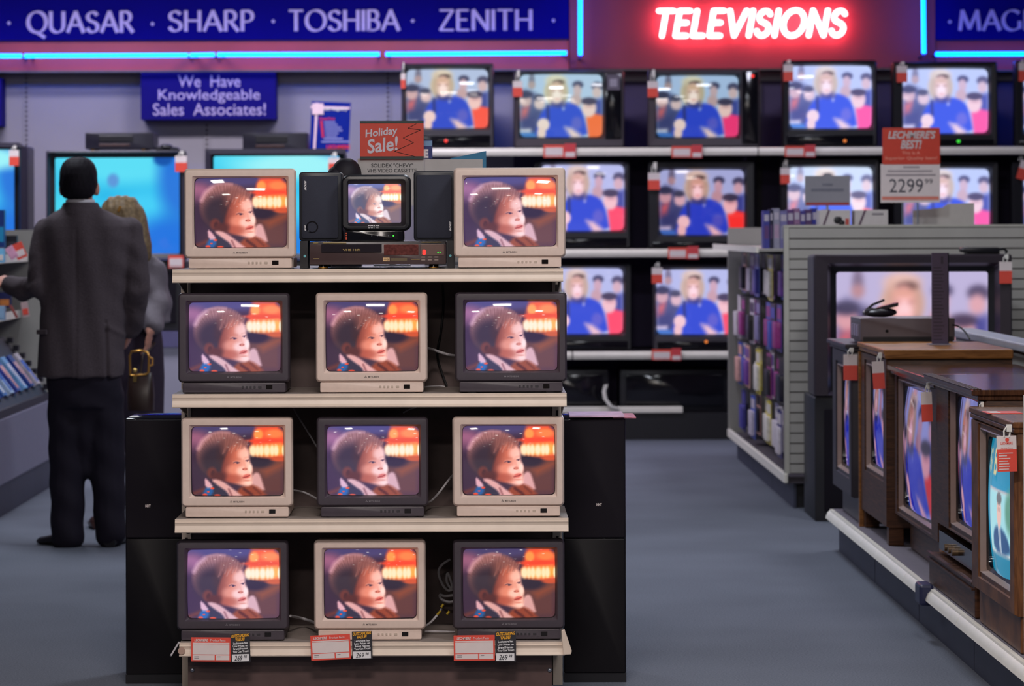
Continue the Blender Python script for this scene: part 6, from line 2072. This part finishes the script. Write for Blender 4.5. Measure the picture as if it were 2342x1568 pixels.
for (zz, rx, ry, cy) in ((mz(488), .104, .098, -.012), (mz(464), .079, .086, -.014), (mz(463), .073, .080, -.014), (mz(482), .09, .088, -.012)):
    L1.append(ering(zz, mx(187), cy, rx, ry, 28, 2.0))
q.loft(L1 + [L1[0]], 0, False, False)
q.build('jacket_collar', tweed, man, smooth=50)
MB().obox((mx(104), -.108, mz(757)), (.055, .010, .022), Matrix.Rotation(-.45, 3, 'Z')).build('pocket_flap', tweed, man, bevel=.003)
# trousers
q = MB()
body_loft(q, [(mz(800), mx(192), 0, .165, .11), (mz(870), mx(193), 0, .172, .115), (mz(930), mx(195), 0, .165, .11)])
limb(q, [(mx(154), 0, mz(905)), (mx(153), .01, mz(1050)), (mx(154), -.005, mz(1150)), (mx(154), -.01, mz(1226))], [.092, .086, .079, .077])
limb(q, [(mx(238), 0, mz(905)), (mx(244), .01, mz(1050)), (mx(250), -.005, mz(1150)), (mx(252), -.01, mz(1218))], [.092, .085, .076, .073])
limb(q, [(mx(196), .0, mz(920)), (mx(197), .0, mz(1070))], [.10, .05])
remeshed(q, 'trousers', trous, man, .010, 4, fold=lambda c: .003 * np.sin(c[:, 2] * 40 + c[:, 0] * 25))
def shoe(parent, heel, toe, m, wid=.045, hgt=.075):
    h, t_ = Vector(heel), Vector(toe)
    d = (t_ - h)
    ln = d.length
    d.normalize()
    sd = Vector((-d.y, d.x, 0))
    q = MB()
    L1 = []
    for f, w, z in ((-.02, .6, .7), (.05, .8, .95), (.25, .85, 1.0), (.5, .9, .75), (.75, 1.0, .55), (.92, .85, .45), (1.0, .45, .3)):
        c = h + d * ln * f
        L1.append([tuple(c + sd * wid * w * math.cos(2 * math.pi * k / 14) + Vector((0, 0, hgt * z * (.5 + .5 * math.sin(2 * math.pi * k / 14))))) for k in range(14)])
    q.loft(L1, 0, True, True)
    q.build('shoe', m, parent, smooth=50)
shoe(man, (mx(178), -.02, 0.001), (mx(80), .12, 0.001), shoe_m)
shoe(man, (mx(253), -.06, 0.001), (mx(272), .22, 0.001), shoe_m)

# woman
Yw = 14.54
sw_ = Yw / F
cxw = 288
wom = thing('person', 'person with shoulder length blond hair in a grey coat, mostly hidden by the suited person', 'person', (P(cxw, 900, Yw)[0], Yw, 0))
def wx(px): return (px - cxw) * sw_
def wz(py): return P(cxw, py, Yw)[1]
q = MB()
head(q, (wx(280), .02, wz(506)), .94)
limb(q, [(wx(284), -.0, wz(540)), (wx(290), -.01, wz(590))], [.048, .055])
body_loft(q, [(wz(578), wx(292), 0, .08, .06), (wz(605), wx(293), 0, .15, .08), (wz(660), wx(293), 0, .14, .1), (wz(740), wx(292), 0, .12, .09), (wz(820), wx(292), 0, .15, .11), (wz(870), wx(292), 0, .13, .1)])
limb(q, [(wx(238), 0, wz(612)), (wx(232), 0, wz(690)), (wx(240), .12, wz(730))], [.042, .036, .028])
hand(q, (wx(240), .12, wz(730)), (.1, .9, -.1), (0, .1, .9), .9, .5)
limb(q, [(wx(340), 0, wz(615)), (wx(358), -.06, wz(690)), (wx(354), -.17, wz(752))], [.042, .036, .027])
hand(q, (wx(354), -.17, wz(752)), (-.2, .0, -.98), (.9, -.2, -.1), .9, .7)
limb(q, [(wx(255), 0, wz(880)), (wx(245), 0, wz(1050)), (wx(232), 0, wz(1180))], [.075, .05, .034])
limb(q, [(wx(318), 0, wz(880)), (wx(312), 0, wz(1050)), (wx(308), 0, wz(1180))], [.075, .05, .034])
remeshed(q, 'body', skin, wom, .0085, 3)
for sx in (-1, 1):
    MB().ball((wx(280) + sx * .03, .096, wz(506) + .008), .011, 10, 8).build('eye', mat('eye_white', S(225, 222, 220)), wom, smooth=60)
q = MB()
body_loft(q, [(wz(447), wx(279), 0, .02, .02, 28, 2), (wz(450), wx(279), 0, .055, .06, 28, 2), (wz(458), wx(279), 0, .08, .09, 28, 2), (wz(475), wx(281), -.005, .1, .108, 28, 2), (wz(500), wx(285), -.01, .112, .112, 28, 2),
              (wz(530), wx(292), -.03, .115, .09, 28, 2), (wz(560), wx(300), -.05, .112, .075, 28, 2), (wz(585), wx(306), -.06, .10, .06, 28, 2), (wz(604), wx(308), -.065, .07, .04, 28, 2)])
remeshed(q, 'hair', hair_b, wom, .009, 3, fold=lambda c: .003 * np.sin(c[:, 0] * 160 + c[:, 2] * 20))
MB().obox((wx(281), -.118, wz(478)), (.012, .012, .03), Matrix.Rotation(.4, 3, 'Y')).build('hair_clip', brass, wom, bevel=.003)
coat = mat('coat_grey', S(112, 104, 112), 0.7, 0.3, var=0.08, scale=60, bump=0.1)
q = MB()
body_loft(q, [(wz(578), wx(294), -.005, .07, .07), (wz(590), wx(295), 0, .13, .09), (wz(604), wx(296), 0, .17, .1), (wz(640), wx(299), 0, .185, .115), (wz(690), wx(303), 0, .19, .12), (wz(738), wx(306), 0, .185, .13)])
limb(q, [(wx(340), 0, wz(615)), (wx(354), -.03, wz(670)), (wx(361), -.075, wz(700)), (wx(357), -.15, wz(744))], [.055, .060, .062, .050])
limb(q, [(wx(240), 0, wz(615)), (wx(232), 0, wz(690)), (wx(238), .08, wz(725))], [.055, .05, .045])
remeshed(q, 'coat', coat, wom, .0095, 4, fold=lambda c: .006 * np.sin(c[:, 2] * 45 + c[:, 0] * 40))
q = MB()
body_loft(q, [(wz(725), wx(300), 0, .14, .11), (wz(780), wx(308), 0, .142, .12), (wz(860), wx(310), 0, .145, .13), (wz(960), wx(310), 0, .14, .125), (wz(1030), wx(305), 0, .13, .12)])
remeshed(q, 'skirt', mat('skirt_dark', S(52, 42, 56), 0.8, 0.2, var=0.1), wom, .011, 4, fold=lambda c: .004 * np.sin(c[:, 0] * 60))
shoe(wom, (wx(222), -.04, .001), (wx(205), .16, .001), mat('shoe_brown', S(60, 34, 32), 0.3), .038, .065)
shoe(wom, (wx(308), -.04, .001), (wx(312), .18, .001), MATS['shoe_brown'], .038, .065)
# handbag held by the woman
Yb2 = 14.27
x0, x1, z0, z1 = R(292, 852, 352, 938, Yb2)
o = ((x0 + x1) / 2, Yb2, z0)
t = thing('handbag', 'dark brown handbag with gold frame handle hanging beside the suited person', 'handbag', o)
w, h = x1 - x0, z1 - z0
q = MB()
body_loft(q, [(0, 0, 0, w * .5, .045, 24, 4), (h * .4, 0, 0, w * .52, .05, 24, 4), (h * .85, 0, 0, w * .47, .03, 24, 4), (h, 0, 0, w * .45, .015, 24, 4)])
q.build('bag_body', mat('leather_brown', S(42, 26, 22), 0.35, var=0.15), t, smooth=40)
def bz(py): return P(322, py, Yb2)[1] - z0
def bx(px): return P(px, 850, Yb2)[0] - o[0]
q = MB()
pts = [(bx(299), -.02, bz(857)), (bx(298), -.02, bz(812)), (bx(302), -.02, bz(803)), (bx(326), -.02, bz(801)), (bx(338), -.02, bz(805)), (bx(342), -.02, bz(815)), (bx(341), -.02, bz(850)), (bx(334), -.02, bz(856)), (bx(300), -.02, bz(858))]
q.tube(pts, .0055, 8)
q.tube([(bx(341), -.02, bz(815)), (bx(350), -.015, bz(820)), (bx(350), -.015, bz(834)), (bx(342), -.02, bz(836))], .005, 8)
q.build('handle_frame', brass, t, smooth=50)
q = MB().ball((bx(310), -.03, bz(846)), (.012, .01, .012), 12, 8)
q.box(bx(306), bx(314), -.035, -.02, bz(872), bz(858))
q.build('clasp', mat('clasp_gold', S(236, 200, 120), 0.2, metal=0.9, var=0.03), t, smooth=50)
q = MB().tube([(bx(322), -.0, bz(856)), (bx(326), .02, bz(810)), (bx(340), .05, bz(800)), (bx(349), .10, bz(786))], .006, 8)
q.build('strap', MATS['leather_brown'], t, smooth=50)
